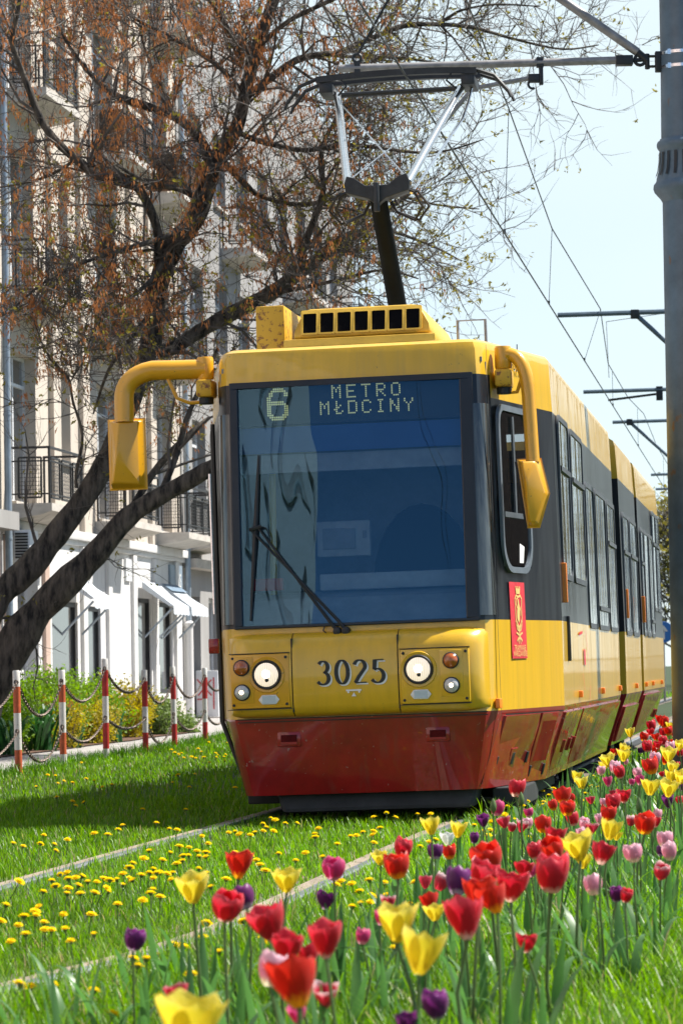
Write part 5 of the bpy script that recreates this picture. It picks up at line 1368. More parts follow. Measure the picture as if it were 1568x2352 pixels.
def poly_tree(name, lab, loc, limbs, Y0, g_, n1, crown_fn, seeds, buds, spread=1.0, k1=(.7, 1.9), rscale=1.0, group=None, cat='tree'):
    e = empty(name, loc); tag(e, lab, cat, group)
    loc = np.array(loc)
    tb = MB(); spawn = []
    for li, (pts, zoff0, zoff1) in enumerate(limbs):
        n = len(pts); W = []; Rd = []
        for i, (u, v, wpx) in enumerate(pts):
            Y = Y0 + zoff0 + (zoff1 - zoff0) * i / max(1, n - 1)
            W.append(np.array(at(u, v, Y))); Rd.append(wpx * .5 * Y / FPX)
        # smooth resample
        V_ = [Vector(p) for p in W]; out = []; ro = []
        for i in range(n - 1):
            p0, p1, p2, p3 = V_[max(i - 1, 0)], V_[i], V_[i + 1], V_[min(i + 2, n - 1)]
            for q in range(4):
                t = q / 4
                out.append(.5 * ((2 * p1) + (p2 - p0) * t + (2 * p0 - 5 * p1 + 4 * p2 - p3) * t * t + (3 * p1 - p0 - 3 * p2 + p3) * t ** 3)); ro.append((Rd[i] * (1 - t) + Rd[i + 1] * t) * (1 + g_.normal(0, .05)))
        out.append(V_[-1]); ro.append(Rd[-1] * .8)
        tb.tube([tuple(np.array(p) - loc) for p in out], ro, 14 if Rd[0] > .1 else 8)
        for p, q, r_ in zip(out[:-1], out[1:], ro):
            spawn.append((np.array(p), np.array(q - p), r_, (q - p).length))
    tb.build('trunk', M['bark'], e, smooth=60)
    wts = np.array([s[3] * crown_fn(s[0], s[2]) for s in spawn]); wts /= wts.sum()
    lv1, lv2, lv3 = [], [], []
    ctr = np.mean([s[0] for s in spawn], 0)
    for i in g_.choice(len(spawn), n1, p=wts):
        p, d, r_, _ = spawn[i]; d = d / (np.linalg.norm(d) + 1e-9)
        perp = g_.normal(0, 1, 3); perp -= d * perp.dot(d); perp /= np.linalg.norm(perp) + 1e-9
        dr = d * g_.uniform(.1, .9) + perp * .9 + np.array([0, 0, .18])
        L = g_.uniform(*k1) * spread
        lv1.append(grow(p, dr, L, min(r_ * .5, .006 + .012 * L) * rscale, 6, g_, up=.2, wob=.24, droop=.25))
    def children(parents, n, lmin, lmax, r0, k, lst, up, droop):
        for P, Rr in parents:
            for _ in range(n):
                i = g_.integers(1, len(P)); t = g_.random(); p = P[i - 1] * (1 - t) + P[i] * t
                d = P[i] - P[i - 1]; d = d / (np.linalg.norm(d) + 1e-9)
                dr = d * .75 + g_.normal(0, .55, 3)
                lst.append(grow(p, dr, g_.uniform(lmin, lmax) * spread, r0 * rscale, k, g_, up=up, wob=.2, droop=droop))
    children(lv1, 6, .35, .95, .0068, 5, lv2, .25, .3)
    children(lv2, 5, .14, .50, .0038, 4, lv3, .35, .2)
    cr = tubes_np(lv1, 5, 'crown', M['twig'], e); cr2 = tubes_np(lv2, 4, 'twigs', M['twig'], e); cr3 = tubes_np(lv3, 3, 'twigs', M['twig'], e)
    for c in (cr, cr2, cr3): c.location = tuple(-loc)
    # hanging clusters of dry winged seeds
    if seeds:
        tips = np.array([P[-1] for P, _ in lv3] + [P[len(P) // 2] for P, _ in lv2])
        pr = np.array([seeds[1](t) for t in tips]); pr /= pr.sum()
        ch = tips[g_.choice(len(tips), seeds[0], p=pr)]
        V_, n = [], 0
        m = g_.integers(5, 12, len(ch))
        C = np.repeat(ch, m, 0); N_ = len(C)
        drop = np.abs(g_.normal(0, .085, N_)); off = g_.normal(0, .035, (N_, 3)); off[:, 2] = -drop - .02
        c = C + off
        ln = g_.uniform(.030, .055, N_)[:, None]; a = g_.random(N_) * 6.283
        ax = np.stack([.35 * np.cos(a * 1.7), .35 * np.sin(a * 2.3), -np.ones(N_)], 1); ax /= np.linalg.norm(ax, axis=1, keepdims=True)
        sd_ = np.stack([np.cos(a), np.sin(a), np.zeros(N_)], 1) * g_.uniform(.008, .013, N_)[:, None]
        V_ = np.stack([c - ax * ln * .5 , c + sd_, c + ax * ln * 1.2, c - sd_], 1).reshape(-1, 3)
        F = (np.arange(N_) * 4)[:, None] + np.arange(4)
        o = np_mesh('seed_clusters', V_, F, M['seeds'], parent=e); o.location = tuple(-loc)
    if buds:
        tips = np.array([P[-1] for P, _ in lv3]); ch = tips[g_.choice(len(tips), buds[0], p=(lambda q: q / q.sum())(np.array([buds[1](t) for t in tips])))]
        m = 4; C = np.repeat(ch, m, 0); N_ = len(C)
        c = C + g_.normal(0, .025, (N_, 3)); d = g_.normal(0, 1, (N_, 3)); d[:, 2] = np.abs(d[:, 2]); d /= np.linalg.norm(d, axis=1, keepdims=True)
        s = np.cross(d, g_.normal(0, 1, (N_, 3))); s /= np.linalg.norm(s, axis=1, keepdims=True); ln = g_.uniform(.018, .045, N_)[:, None]
        V_ = np.stack([c - d * ln, c + s * ln * .42, c + d * ln, c - s * ln * .42], 1).reshape(-1, 3)
        o = np_mesh('leaf_buds', V_, (np.arange(N_) * 4)[:, None] + np.arange(4), M['bud'], parent=e); o.location = tuple(-loc)
    return e

YT = 43.0
LIMBS = [
 ([(-70, 1650, 120), (-62, 1540, 98), (-42, 1440, 78), (0, 1368, 64), (73, 1299, 60), (146, 1207, 55), (201, 1134, 51), (249, 1050, 49), (289, 951, 46), (322, 867, 45), (344, 794, 46), (352, 771, 46), (362, 666, 47), (395, 571, 50), (447, 505, 48), (476, 428, 43), (500, 357, 38), (543, 295, 33), (566, 200, 30), (595, 95, 29), (628, 0, 27), (655, -90, 24), (690, -220, 17), (720, -380, 8)], 0, .3),
 ([(-66, 1650, 130), (-40, 1590, 118), (7, 1522, 97), (73, 1423, 80), (146, 1346, 68), (220, 1273, 56), (293, 1189, 47), (366, 1141, 42), (439, 1101, 38), (487, 1072, 36), (560, 1030, 32), (640, 960, 26), (720, 880, 18), (800, 800, 8)], 0, -.9),
 ([(344, 800, 30), (380, 806, 32), (414, 790, 31), (457, 762, 33), (524, 724, 36), (619, 676, 36), (666, 643, 33), (746, 585, 27), (800, 556, 23), (850, 520, 18), (905, 470, 12), (960, 430, 7)], .1, 1.0),
 ([(362, 600, 22), (364, 540, 22), (343, 476, 21), (314, 428, 22), (281, 414, 22), (228, 405, 24), (176, 366, 22), (133, 328, 20), (95, 276, 18), (67, 205, 16), (43, 143, 14), (29, 95, 13), (40, 30, 11), (60, -60, 8), (90, -170, 4)], 0, -1.2),
 ([(457, 460, 14), (419, 438, 13), (365, 425, 12), (320, 410, 9), (270, 380, 6)], 0, -1.0),
 ([(478, 400, 22), (481, 362, 21), (457, 314, 22), (400, 267, 22), (333, 243, 21), (276, 224, 18), (233, 195, 15), (190, 148, 11), (150, 90, 8), (120, 20, 5), (100, -60, 3)], 0, 1.3),
 ([(393, 262, 11), (390, 240, 11), (376, 209, 10), (352, 162, 8), (330, 100, 6), (318, 30, 4)], 1.0, 1.5),
 ([(560, 228, 18), (619, 181, 18), (681, 138, 16), (746, 124, 15), (779, 120, 13), (861, 85, 12), (928, 59, 12), (1010, 56, 11), (1087, 64, 9), (1189, 92, 6), (1292, 113, 5), (1374, 103, 3)], 0, 1.0),
 ([(1005, 56, 9), (1030, 40, 8), (1061, 23, 6), (1138, 10, 5), (1240, 15, 3)], .8, .2),
 ([(755, 126, 9), (800, 130, 8), (907, 133, 6), (1035, 149, 4), (1120, 175, 3)], .4, 1.4),
 ([(538, 300, 14), (600, 325, 13), (700, 345, 12), (800, 332, 10), (950, 350, 7), (1030, 345, 5), (1110, 320, 3)], 0, -1.3),
 ([(503, 360, 16), (560, 420, 15), (600, 450, 14), (700, 470, 12), (850, 440, 9), (1000, 470, 6), (1100, 480, 3)], 0, 1.4),
 ([(640, 660, 17), (690, 590, 16), (715, 520, 15), (742, 440, 14), (736, 380, 13), (742, 330, 10), (775, 270, 8), (820, 220, 6), (880, 190, 4)], .3, -.6),
 ([(690, 625, 14), (760, 560, 13), (860, 525, 10), (980, 560, 6), (1060, 600, 3)], .4, 1.8),
 ([(447, 500, 16), (400, 535, 14), (330, 560, 12), (200, 600, 9), (100, 650, 7), (20, 720, 4)], 0, -1.6),
 ([(176, 1120, 9), (176, 1083, 8), (190, 1002, 7), (168, 922, 6), (157, 867, 6), (117, 826, 5), (90, 770, 4), (70, 700, 3)], 0, -.6),
 ([(560, 215, 14), (500, 150, 12), (440, 110, 11), (360, 70, 9), (280, 20, 7), (220, -60, 5)], 0, 1.4),
 ([(590, 110, 14), (660, 50, 12), (740, 10, 10), (850, -40, 8), (960, -100, 5)], 0, -1.2),
 ([(575, 165, 12), (520, 60, 11), (470, -20, 9), (420, -120, 6)], 0, -1.0),
 ([(366, 1141, 16), (400, 1060, 15), (430, 960, 13), (470, 870, 11), (500, 800, 8)], 0, .8),
 ([(293, 1189, 20), (350, 1090, 17), (420, 1010, 14), (480, 960, 11)], .1, 1.2),
 ([(176, 366, 9), (120, 400, 8), (60, 420, 6), (0, 430, 4)], -.5, .5),
 ([(395, 560, 14), (350, 640, 12), (290, 690, 9), (240, 720, 6), (200, 800, 4), (180, 880, 3)], 0, -1.4),
 ([(362, 700, 14), (300, 780, 11), (250, 850, 8), (215, 950, 5)], 0, 1.0),
 ([(619, 676, 12), (700, 660, 10), (790, 640, 8), (880, 620, 6), (960, 640, 4)], .3, -1.2),
]
tree_loc = tuple(at(-66, 1560, YT)); tree_loc = (tree_loc[0], YT, 0.0)
def pxof(P):
    q = CAMR.transposed() @ (Vector(P) - Vector((0, 0, CAMZ)))
    return CX + FPX * q.x / -q.z, CY - FPX * q.y / -q.z
def crown_w(p, r_):
    u, v = pxof(p)
    if v > 1120: return .04
    if v > 900: return .25
    return 1.0 if r_ < .06 else .40 if r_ < .12 else .15
def seed_w(p):
    u, v = pxof(p)
    return max(.02, 1.0 - max(0, u - 560) / 420) * (1.0 if v < 720 else .35 if v < 1000 else .08) * (.35 + .65 * (math.sin(p[0] * 3.3) * math.sin(p[2] * 2.7 + 1) > -.2))
def bud_w(p):
    u, v = pxof(p)
    return .3 + .7 * (v > 400) + .5 * (u > 750)
g_t = np.random.default_rng(21)
poly_tree('ash_tree', 'large leaning leafless ash tree with forked dark trunk and rusty hanging seed bunches', tree_loc, LIMBS, YT, g_t, 500, crown_w, (3300, seed_w), (3200, bud_w), k1=(.6, 1.75))

# distant bare trees and scrub beyond the stop
def far_tree(x, Y, h, lab, sd):
    g_ = np.random.default_rng(sd); e = empty('bare_tree', (x, Y, 0)); tag(e, lab, 'tree', 'bare trees in the distance')
    tb = MB(); tb.tube([(0, 0, 0), (.1, 0, h * .3), (-.1, .1, h * .6), (.1, 0, h * .95)], [.28, .2, .11, .03], 8); tb.build('trunk', M['bark'], e, smooth=60)
    l1, l2 = [], []
    for _ in range(60):
        z = g_.uniform(.18, .9) * h; a = g_.random() * 6.28
        l1.append(grow(np.array([0, 0, z]), np.array([math.cos(a), math.sin(a), .7]), (1.1 - z / h) * h * .45, .05, 6, g_, up=.3, wob=.2))
    for P, _ in l1:
        for _ in range(14):
            i = g_.integers(1, 6); l2.append(grow(P[i], P[i] - P[i - 1] + g_.normal(0, .3, 3), g_.uniform(.5, 1.6), .022, 4, g_, up=.3))
    tubes_np(l1, 4, 'crown', M['twig'], e); tubes_np(l2, 3, 'twigs', M['twig'], e)
    bl = np.array([P[-1] for P, _ in l2]); N_ = len(bl) * 3; c = np.repeat(bl, 3, 0) + g_.normal(0, .12, (N_, 3)); d = g_.normal(0, .06, (N_, 3)); s = g_.normal(0, .05, (N_, 3))
    np_mesh('leaf_buds', np.stack([c - d, c + s, c + d, c - s], 1).reshape(-1, 3), (np.arange(N_) * 4)[:, None] + np.arange(4), M['bud'], parent=e)
for k, (x, Y, h, lab) in enumerate(((13.6, 138, 7.5, 'distant bare tree just beside the thick pole, nearest of its row'), (15.4, 150, 9.0, 'distant bare tree in the gap between tram tail and pole'), (18.2, 156, 10, 'distant bare tree mostly behind the thick pole'), (13.2, 172, 9.5, 'distant bare tree straight past the tram tail'), (22, 165, 10, 'distant bare tree out past the far side of the pole'), (15.5, 82, 9, 'bare roadside tree mirrored in the tram flank, nearest'), (19.5, 96, 10, 'bare roadside tree mirrored in the tram flank, second'), (24, 104, 10, 'bare roadside tree mirrored in the tram flank, third'), (22, 122, 11, 'bare roadside tree mirrored in the tram flank, fourth'))):
    far_tree(x, Y, h, lab, 40 + k)

def leaf_cloud(n, fn, ln, asp, name, m, parent, g_, flat=0.3):
    c = fn(n, g_); n = len(c)
    d = g_.normal(0, 1, (n, 3)); d[:, 2] += flat; d /= np.linalg.norm(d, axis=1, keepdims=True)
    s = np.cross(d, g_.normal(0, 1, (n, 3))); s /= np.linalg.norm(s, axis=1, keepdims=True)
    l_ = g_.uniform(ln * .6, ln * 1.3, n)[:, None]
    V_ = np.stack([c - d * l_, c + s * l_ * asp, c + d * l_, c - s * l_ * asp], 1).reshape(-1, 3)
    return np_mesh(name, V_, (np.arange(n) * 4)[:, None] + np.arange(4), m, parent=parent)
def bush(name, lab, x, y, rx, ry, h, n, m, ln, sd, z0=.05, group=None, cat='bush'):
    g_ = np.random.default_rng(sd); e = empty(name, (x, y, 0)); tag(e, lab, cat, group)
    st = []
    tips = []
    for _ in range(70):
        a = g_.random() * 6.28; r_ = math.sqrt(g_.random()); b0 = np.array([math.cos(a) * rx * .55 * r_, math.sin(a) * ry * .7 * r_, 0]); d = np.array([math.cos(a) * .35 * r_, math.sin(a) * .35 * r_, 1.0])
        P, Rr = grow(b0, d, h * g_.uniform(.6, 1.08) * (1 - .25 * r_), .009, 6, g_, up=.2, wob=.13); st.append((P, Rr)); tips.append(P)
    tubes_np(st, 4, 'stems', M['twig'], e)
    T = np.array(tips)
    def fn(n, g_):
        k = g_.integers(0, len(T), n); i = np.clip((1 + 4.99 * g_.random(n) ** .75).astype(int), 1, 5); t = g_.random(n)[:, None]
        p = T[k, i - 1] * (1 - t) + T[k, np.minimum(i, 5)] * t
        p = p + g_.normal(0, .075, (n, 3)); p[:, 2] = np.maximum(p[:, 2], z0 * g_.random(n) + .02); return p
    leaf_cloud(n, fn, ln, .45, 'foliage', m, e, g_)
    return e
M['bushlime'] = leafy('lime_bush_leaves', (.16, .28, .018), trans=.45, rough=.4, var=.4, vscale=2.0)
M['bushyellow'] = leafy('yellowing_leaves', (.34, .28, .025), trans=.42, rough=.5, var=.4, vscale=2.2)
M['bushdull'] = leafy('dull_shrub_leaves', (.13, .19, .045), trans=.35, rough=.5, var=.4, vscale=2.0)
M['iris'] = leafy('strap_leaves', (.035, .12, .030), trans=.3, rough=.35, var=.3, vscale=2)
XE = lambda Y: -4.31 + .111 * (Y - 42.4)
BU = [('lime green bush at the photo edge, under the leaning trunk', -4.72, 44.0, .75, .9, 1.12, 6500, 'bushlime', .030), ('lime green bush between the first two full posts', XE(46.2) - .58, 46.2, .72, .9, 1.14, 6500, 'bushlime', .030), ('taller lime green bush around the second orange post', XE(48.6) - .58, 48.6, .72, .95, 1.18, 6500, 'bushlime', .030), ('lime green bush left of the tallest post', XE(51) - .55, 51.0, .68, .9, 1.15, 6000, 'bushlime', .030),
      ('yellowing bush behind the tallest post', XE(53.6) - .48, 53.6, .60, .8, 1.0, 5200, 'bushyellow', .028), ('low yellow leaved shrub in front of the lime bushes', XE(46.8) - .22, 46.8, .45, .8, .80, 4600, 'bushyellow', .026), ('small yellow leaved shrub by the middle of the bed edge', XE(49.6) - .22, 49.6, .42, .7, .74, 4200, 'bushyellow', .026),
      ('dull green shrub at the far end of the bed', XE(55.6) - .22, 55.6, .42, .6, .68, 3600, 'bushdull', .028), ('lowest creeping shrub at the tip of the bed', XE(57.2) - .12, 57.2, .36, .6, .30, 2400, 'bushdull', .028)]
for k, (lab, x, y, rx, ry, h, n, mm, ln) in enumerate(BU): bush('leafy_bush', lab, x, y, rx, ry, h, int(n * 1.6), M[mm], ln * 1.12, 60 + k, group='bushes in the mulch bed')
def strap(x, y, h, n, lab, sd):
    g_ = np.random.default_rng(sd); b = MB()
    for _ in range(n):
        a = g_.random() * 6.28; le = h * g_.uniform(.7, 1.15); ou = le * g_.uniform(.25, .75); w_ = .022; o = Vector((g_.normal(0, .09), g_.normal(0, .09), 0)); d = Vector((math.cos(a), math.sin(a), 0)); s = Vector((-d.y, d.x, 0))
        q = [(0, 0, .8), (.3, .42, 1), (.65, .80, .9), (.9, .9, .6), (1.0, .84, .08)]
        for (t0, z0, k0), (t1, z1, k1) in zip(q[:-1], q[1:]):
            b.quad(o + d * ou * t0 - s * w_ * k0 + Vector((0, 0, le * z0)), o + d * ou * t0 + s * w_ * k0 + Vector((0, 0, le * z0)), o + d * ou * t1 + s * w_ * k1 + Vector((0, 0, le * z1)), o + d * ou * t1 - s * w_ * k1 + Vector((0, 0, le * z1)))
    ob = b.build('strap_leaf_plant', M['iris'], smooth=0); ob.location = (x, y, 0); tag(ob, lab, 'plant', 'strap leaved plants at the bed edge')
for k, (x, y, h, n, lab) in enumerate(((-4.33, 43.0, .50, 46, 'dark strap leaved clump at the photo edge, beside the first post'), (XE(45.2) - .02, 45.2, .62, 60, 'largest dark strap leaved clump, between the orange posts'), (XE(46.9), 46.9, .40, 30, 'small strap leaved clump just behind the second orange post'), (XE(50.2), 50.2, .46, 40, 'dark strap leaved clump behind the tallest post'))): strap(x, y, h, n, lab, 80 + k)
M['mulch'] = mat('bark_mulch', (.19, .095, .055), .95, var=.5, scale=18, col2=(.05, .028, .02), bump=1.0, bscale=50)
mb_ = MB(); E1 = [(XE(y) + .12 + .05 * math.sin(y * 2), y) for y in (38, 41, 43, 45, 47, 49, 51, 53, 55, 57, 58)]
mb_.poly([(x, y, .02) for x, y in E1] + [(-3.4, 58.5, .02), (-5.2, 54, .05), (-6.6, 44, .05), (-6.4, 38, .02)])
tag(mb_.build('mulch', M['mulch'], smooth=0), kind='stuff')
# far verge: fence, round blue sign, distant car-park rail
fb = empty('mesh_fence', (11.6, 100, 0)); tag(fb, 'long grey mesh fence beyond the road, past the tram tail', 'fence')
for k in range(10): MB().box((k * 2.5 - .03, -.03, 0), (k * 2.5 + .03, .03, 1.35)).build('fence_post', M['galv'], fb)
b = MB()
for k in range(100): b.box((k * .24, -.008, .08), (k * .24 + .06, .008, 1.3))
b.box((0, -.02, 1.26), (24, .02, 1.31)).box((0, -.02, .1), (24, .02, .15)); b.build('mesh_panel', mat('fence_grey', (.30, .34, .36), .6, var=.1), fb, smooth=0)
sg = empty('road_sign', tuple(at(1524, 1525, 92).xy) + (0,)); tag(sg, 'round blue road sign with white arrow, seen between tram tail and pole', 'sign')
zc = at(1524, 1452, 92).z
MB().tube([(0, 0, 0), (0, 0, zc + .3)], .03, 8).build('sign_post', M['galv'], sg)
dsc = MB().lathe([(.28, -.012), (.285, 0), (.28, .012)], 28, 0, (0, -.05, zc), 'Y').build('sign_disc', mat('sign_blue', (.02, .16, .52), .4, var=.04), sg)
b = MB().poly([(-.03, -.066, zc - .2), (.03, -.066, zc - .2), (.03, -.066, zc + .05), (-.03, -.066, zc + .05)]).poly([(-.12, -.066, zc + .02), (.12, -.066, zc + .02), (0, -.066, zc + .19)]); b.build('arrow', M['white'], dsc, smooth=0)
fr_ = empty('guard_rail', (12.2, 88, 0)); tag(fr_, 'dark guard rail along the pale path, by the tram tail', 'railing')
b = MB()
for k in range(12): b.tube([(k * .9, 0, 0), (k * .9, 0, .95)], .03, 6)
b.tube([(0, 0, .93), (10, 0, .93)], .025, 6); b.tube([(0, 0, .5), (10, 0, .5)], .02, 6); b.build('rails', M['galv'], fr_)

# ================================================================== TULIPS
PM = {'R': petal_mat('crimson_petals', (.80, .55, .45), (.62, .012, .032), (.70, .07, .10), .45, .05, .20),
      'O': petal_mat('scarlet_petals', (.90, .42, .01), (.66, .022, .010), (.68, .035, .02), .45, .12, .30),
      'Y': petal_mat('yellow_petals', (.70, .52, .02), (.82, .66, .035), (.86, .76, .16), .48),
      'P': petal_mat('pale_pink_petals', (.85, .78, .55), (.78, .36, .47), (.84, .55, .63), .45, .10, .35),
      'M': petal_mat('magenta_petals', (.75, .40, .45), (.64, .045, .20), (.72, .14, .30), .45, .05, .25),
      'V': petal_mat('purple_petals', (.55, .40, .50), (.155, .014, .135), (.26, .04, .24), .42, .02, .16),
      'W': petal_mat('white_petals', (.75, .75, .60), (.82, .82, .78), (.85, .85, .82), .4),
      'B': petal_mat('red_petals_with_pale_tips', (.62, .03, .06), (.62, .035, .075), (.90, .72, .72), .42, .1, .3)}
M['stem'] = leafy('tulip_stem', (.10, .16, .045), trans=.1, rough=.5, var=.2)
M['tulipleaf'] = leafy('tulip_leaf', (.085, .19, .055), trans=.42, rough=.36, var=.25, vscale=6)
def bloom_mesh(kind, name, m, var=0):
    b = MB()
    P = {'egg': (.53, .40, 1.0, 1.14, 0), 'cup': (.54, .50, 1.0, 1.06, .01), 'flare': (.54, .56, .95, 1.0, .07), 'frilly': (.53, .55, .95, .98, .05)}[kind]
    rm, rt, wd, H, fl = P
    nu, nt = 6, 9
    g_ = random.Random(len(kind) * 31 + var * 7)
    rm *= 1 + .05 * g_.uniform(-1, 1); H *= 1 + .10 * g_.uniform(-1, 1); fl += g_.uniform(-.01, .045); rt_k = g_.uniform(.62, .74)
    for k in range(6):
        inner = k >= 3
        a0 = (k % 3) * 2 * math.pi / 3 + (math.pi / 3 if inner else 0) + g_.uniform(-.08, .08)
        hh = H * (1 - (.05 if inner else 0)) * g_.uniform(.90, 1.06); op_ = g_.uniform(-.02, .05); sc = .93 if inner else 1.0
        vs2 = []
        for i in range(nt + 1):
            t = i / nt
            belly = math.sin(math.pi * min(1, .06 + t * .52) ) ** .62
            r_ = rm * belly * (1 - max(0, t - .5) ** 2 * .9)
            if kind in ('flare', 'frilly', 'cup'): r_ = rm * math.sin(math.pi * .5 * min(1, .10 + t * 1.15)) ** .7 * (.86 if t < .4 else .86 + .14 * t) + fl * max(0, t - .45) ** 2 * 4
            if kind == 'egg': r_ = rm * (math.sin(math.pi * (.07 + rt_k * t)) ** .55)
            w_ = wd * (min(1, .45 + t * 2.2)) * math.sqrt(max(.0, 1 - max(0, (t - .42) / .58) ** 2.4))
            if kind == 'flare': w_ *= (1 - .45 * max(0, t - .45))
            for j in range(nu + 1):
                s = -1 + 2 * j / nu
                a = a0 + s * w_ * 1.02
                rr = r_ * sc * (1 + .05 * (1 - s * s)) + op_ * t * t
                zz = hh * (t - .05 * s * s * t) + (0.02 * math.sin(9 * s + k) * t if kind == 'frilly' else 0)
                vs2.append((rr * math.cos(a), rr * math.sin(a), zz))
        b.add(vs2, [(i * (nu + 1) + j, i * (nu + 1) + j + 1, (i + 1) * (nu + 1) + j + 1, (i + 1) * (nu + 1) + j) for i in range(nt) for j in range(nu)])
    o = b.build(name, m, smooth=70); me = o.data; bpy.data.objects.remove(o); return me
BL = {}
for c, kinds in {'R': ('egg', 'cup'), 'O': ('cup', 'egg'), 'Y': ('flare', 'flare'), 'P': ('egg', 'egg'), 'M': ('cup', 'egg'), 'V': ('egg', 'cup'), 'W': ('frilly', 'frilly'), 'B': ('frilly', 'egg')}.items():
    BL[c] = [bloom_mesh(k, 'bloom', PM[c], q) for q, k in enumerate((kinds[0], kinds[0], kinds[0], kinds[1], kinds[1]))]
def tmp_mesh(mb, m, **k):
    o = mb.build('tmp', m, **k); me = o.data; bpy.data.objects.remove(o); return me
STEM = [tmp_mesh(MB().tube([(0, 0, 0), (a * .3, b_ * .3, .35), (a * .2, b_ * .6, .7), (0, 0, 1.0)], [.0050, .0046, .0042, .0040], 7), M['stem'], smooth=60) for a, b_ in ((.05, .02), (-.05, .03), (.03, -.06), (0, 0))]
def leaf_mesh(out, curl):
    b = MB(); n = 8; vs2 = []
    for i in range(n + 1):
        t = i / n; w_ = .055 * math.sin(math.pi * min(1, .18 + .82 * t)) ** .8 * (1 - .25 * t); x = out * t ** 1.7; z = t - curl * t ** 3
        for s in (-1, 0, 1): vs2.append((x - abs(s) * -.012, s * w_, z + abs(s) * .010))
    b.add(vs2, [(i * 3 + j, i * 3 + j + 1, (i + 1) * 3 + j + 1, (i + 1) * 3 + j) for i in range(n) for j in range(2)])
    return tmp_mesh(b, M['tulipleaf'], smooth=80)
LEAF = [leaf_mesh(.22, .08), leaf_mesh(.42, .22), leaf_mesh(.12, .02), leaf_mesh(.55, .40)]
# (u, v, width, colour) in the 1568-wide view of the photograph: where each bloom stands is found by dropping it onto the bed
TU = []
def addt(s, ox, oy, L_):
    for c, cx, cy, wd in L_: TU.append((ox + cx * s, oy + cy * s, wd * s, c))
addt(.3295, 287, 1866, [('Y', 475, 520, 190), ('O', 790, 365, 165), ('R', 690, 635, 190), ('V', 850, 585, 140), ('Y', 1125, 465, 155), ('M', 1455, 385, 140), ('V', 1390, 608, 115), ('R', 1045, 765, 230), ('R', 1125, 940, 190), ('R', 1400, 900, 200), ('R', 1285, 985, 130), ('P', 1010, 1105, 185), ('O', 1215, 1185, 300), ('B', 375, 1245, 150), ('V', 55, 885, 125), ('Y', 430, 1440, 380), ('M', 555, 1415, 135), ('B', 1400, 1275, 140), ('M', 1210, 1410, 75)])
addt(.2929, 746, 1866, [('Y', 835, 100, 130), ('Y', 1037, 130, 115), ('W', 960, 200, 100), ('V', 1243, 65, 85), ('R', 600, 280, 130), ('O', 573, 410, 180), ('Y', 437, 355, 100), ('V', 865, 305, 100), ('O', 978, 310, 95), ('O', 1280, 355, 215), ('V', 1028, 540, 175), ('R', 1190, 500, 200), ('O', 1200, 630, 220), ('O', 1350, 670, 200), ('R', 1450, 570, 220), ('B', 785, 545, 90), ('B', 885, 545, 110), ('O', 825, 700, 120), ('Y', 862, 775, 130), ('Y', 565, 860, 270), ('Y', 730, 1100, 290), ('R', 1115, 845, 260), ('B', 495, 710, 100), ('M', 430, 830, 60), ('M', 290, 975, 85), ('V', 880, 1510, 180), ('V', 635, 1645, 150), ('V', 1165, 205, 52)])
addt(.2929, 1108.6, 1808.4, [('P', 870, 770, 125), ('V', 1045, 840, 92), ('R', 1112, 850, 82), ('B', 1390, 650, 115), ('R', 340, 1215, 140), ('R', 530, 685, 235), ('R', 315, 630, 130), ('M', 382, 660, 60)])
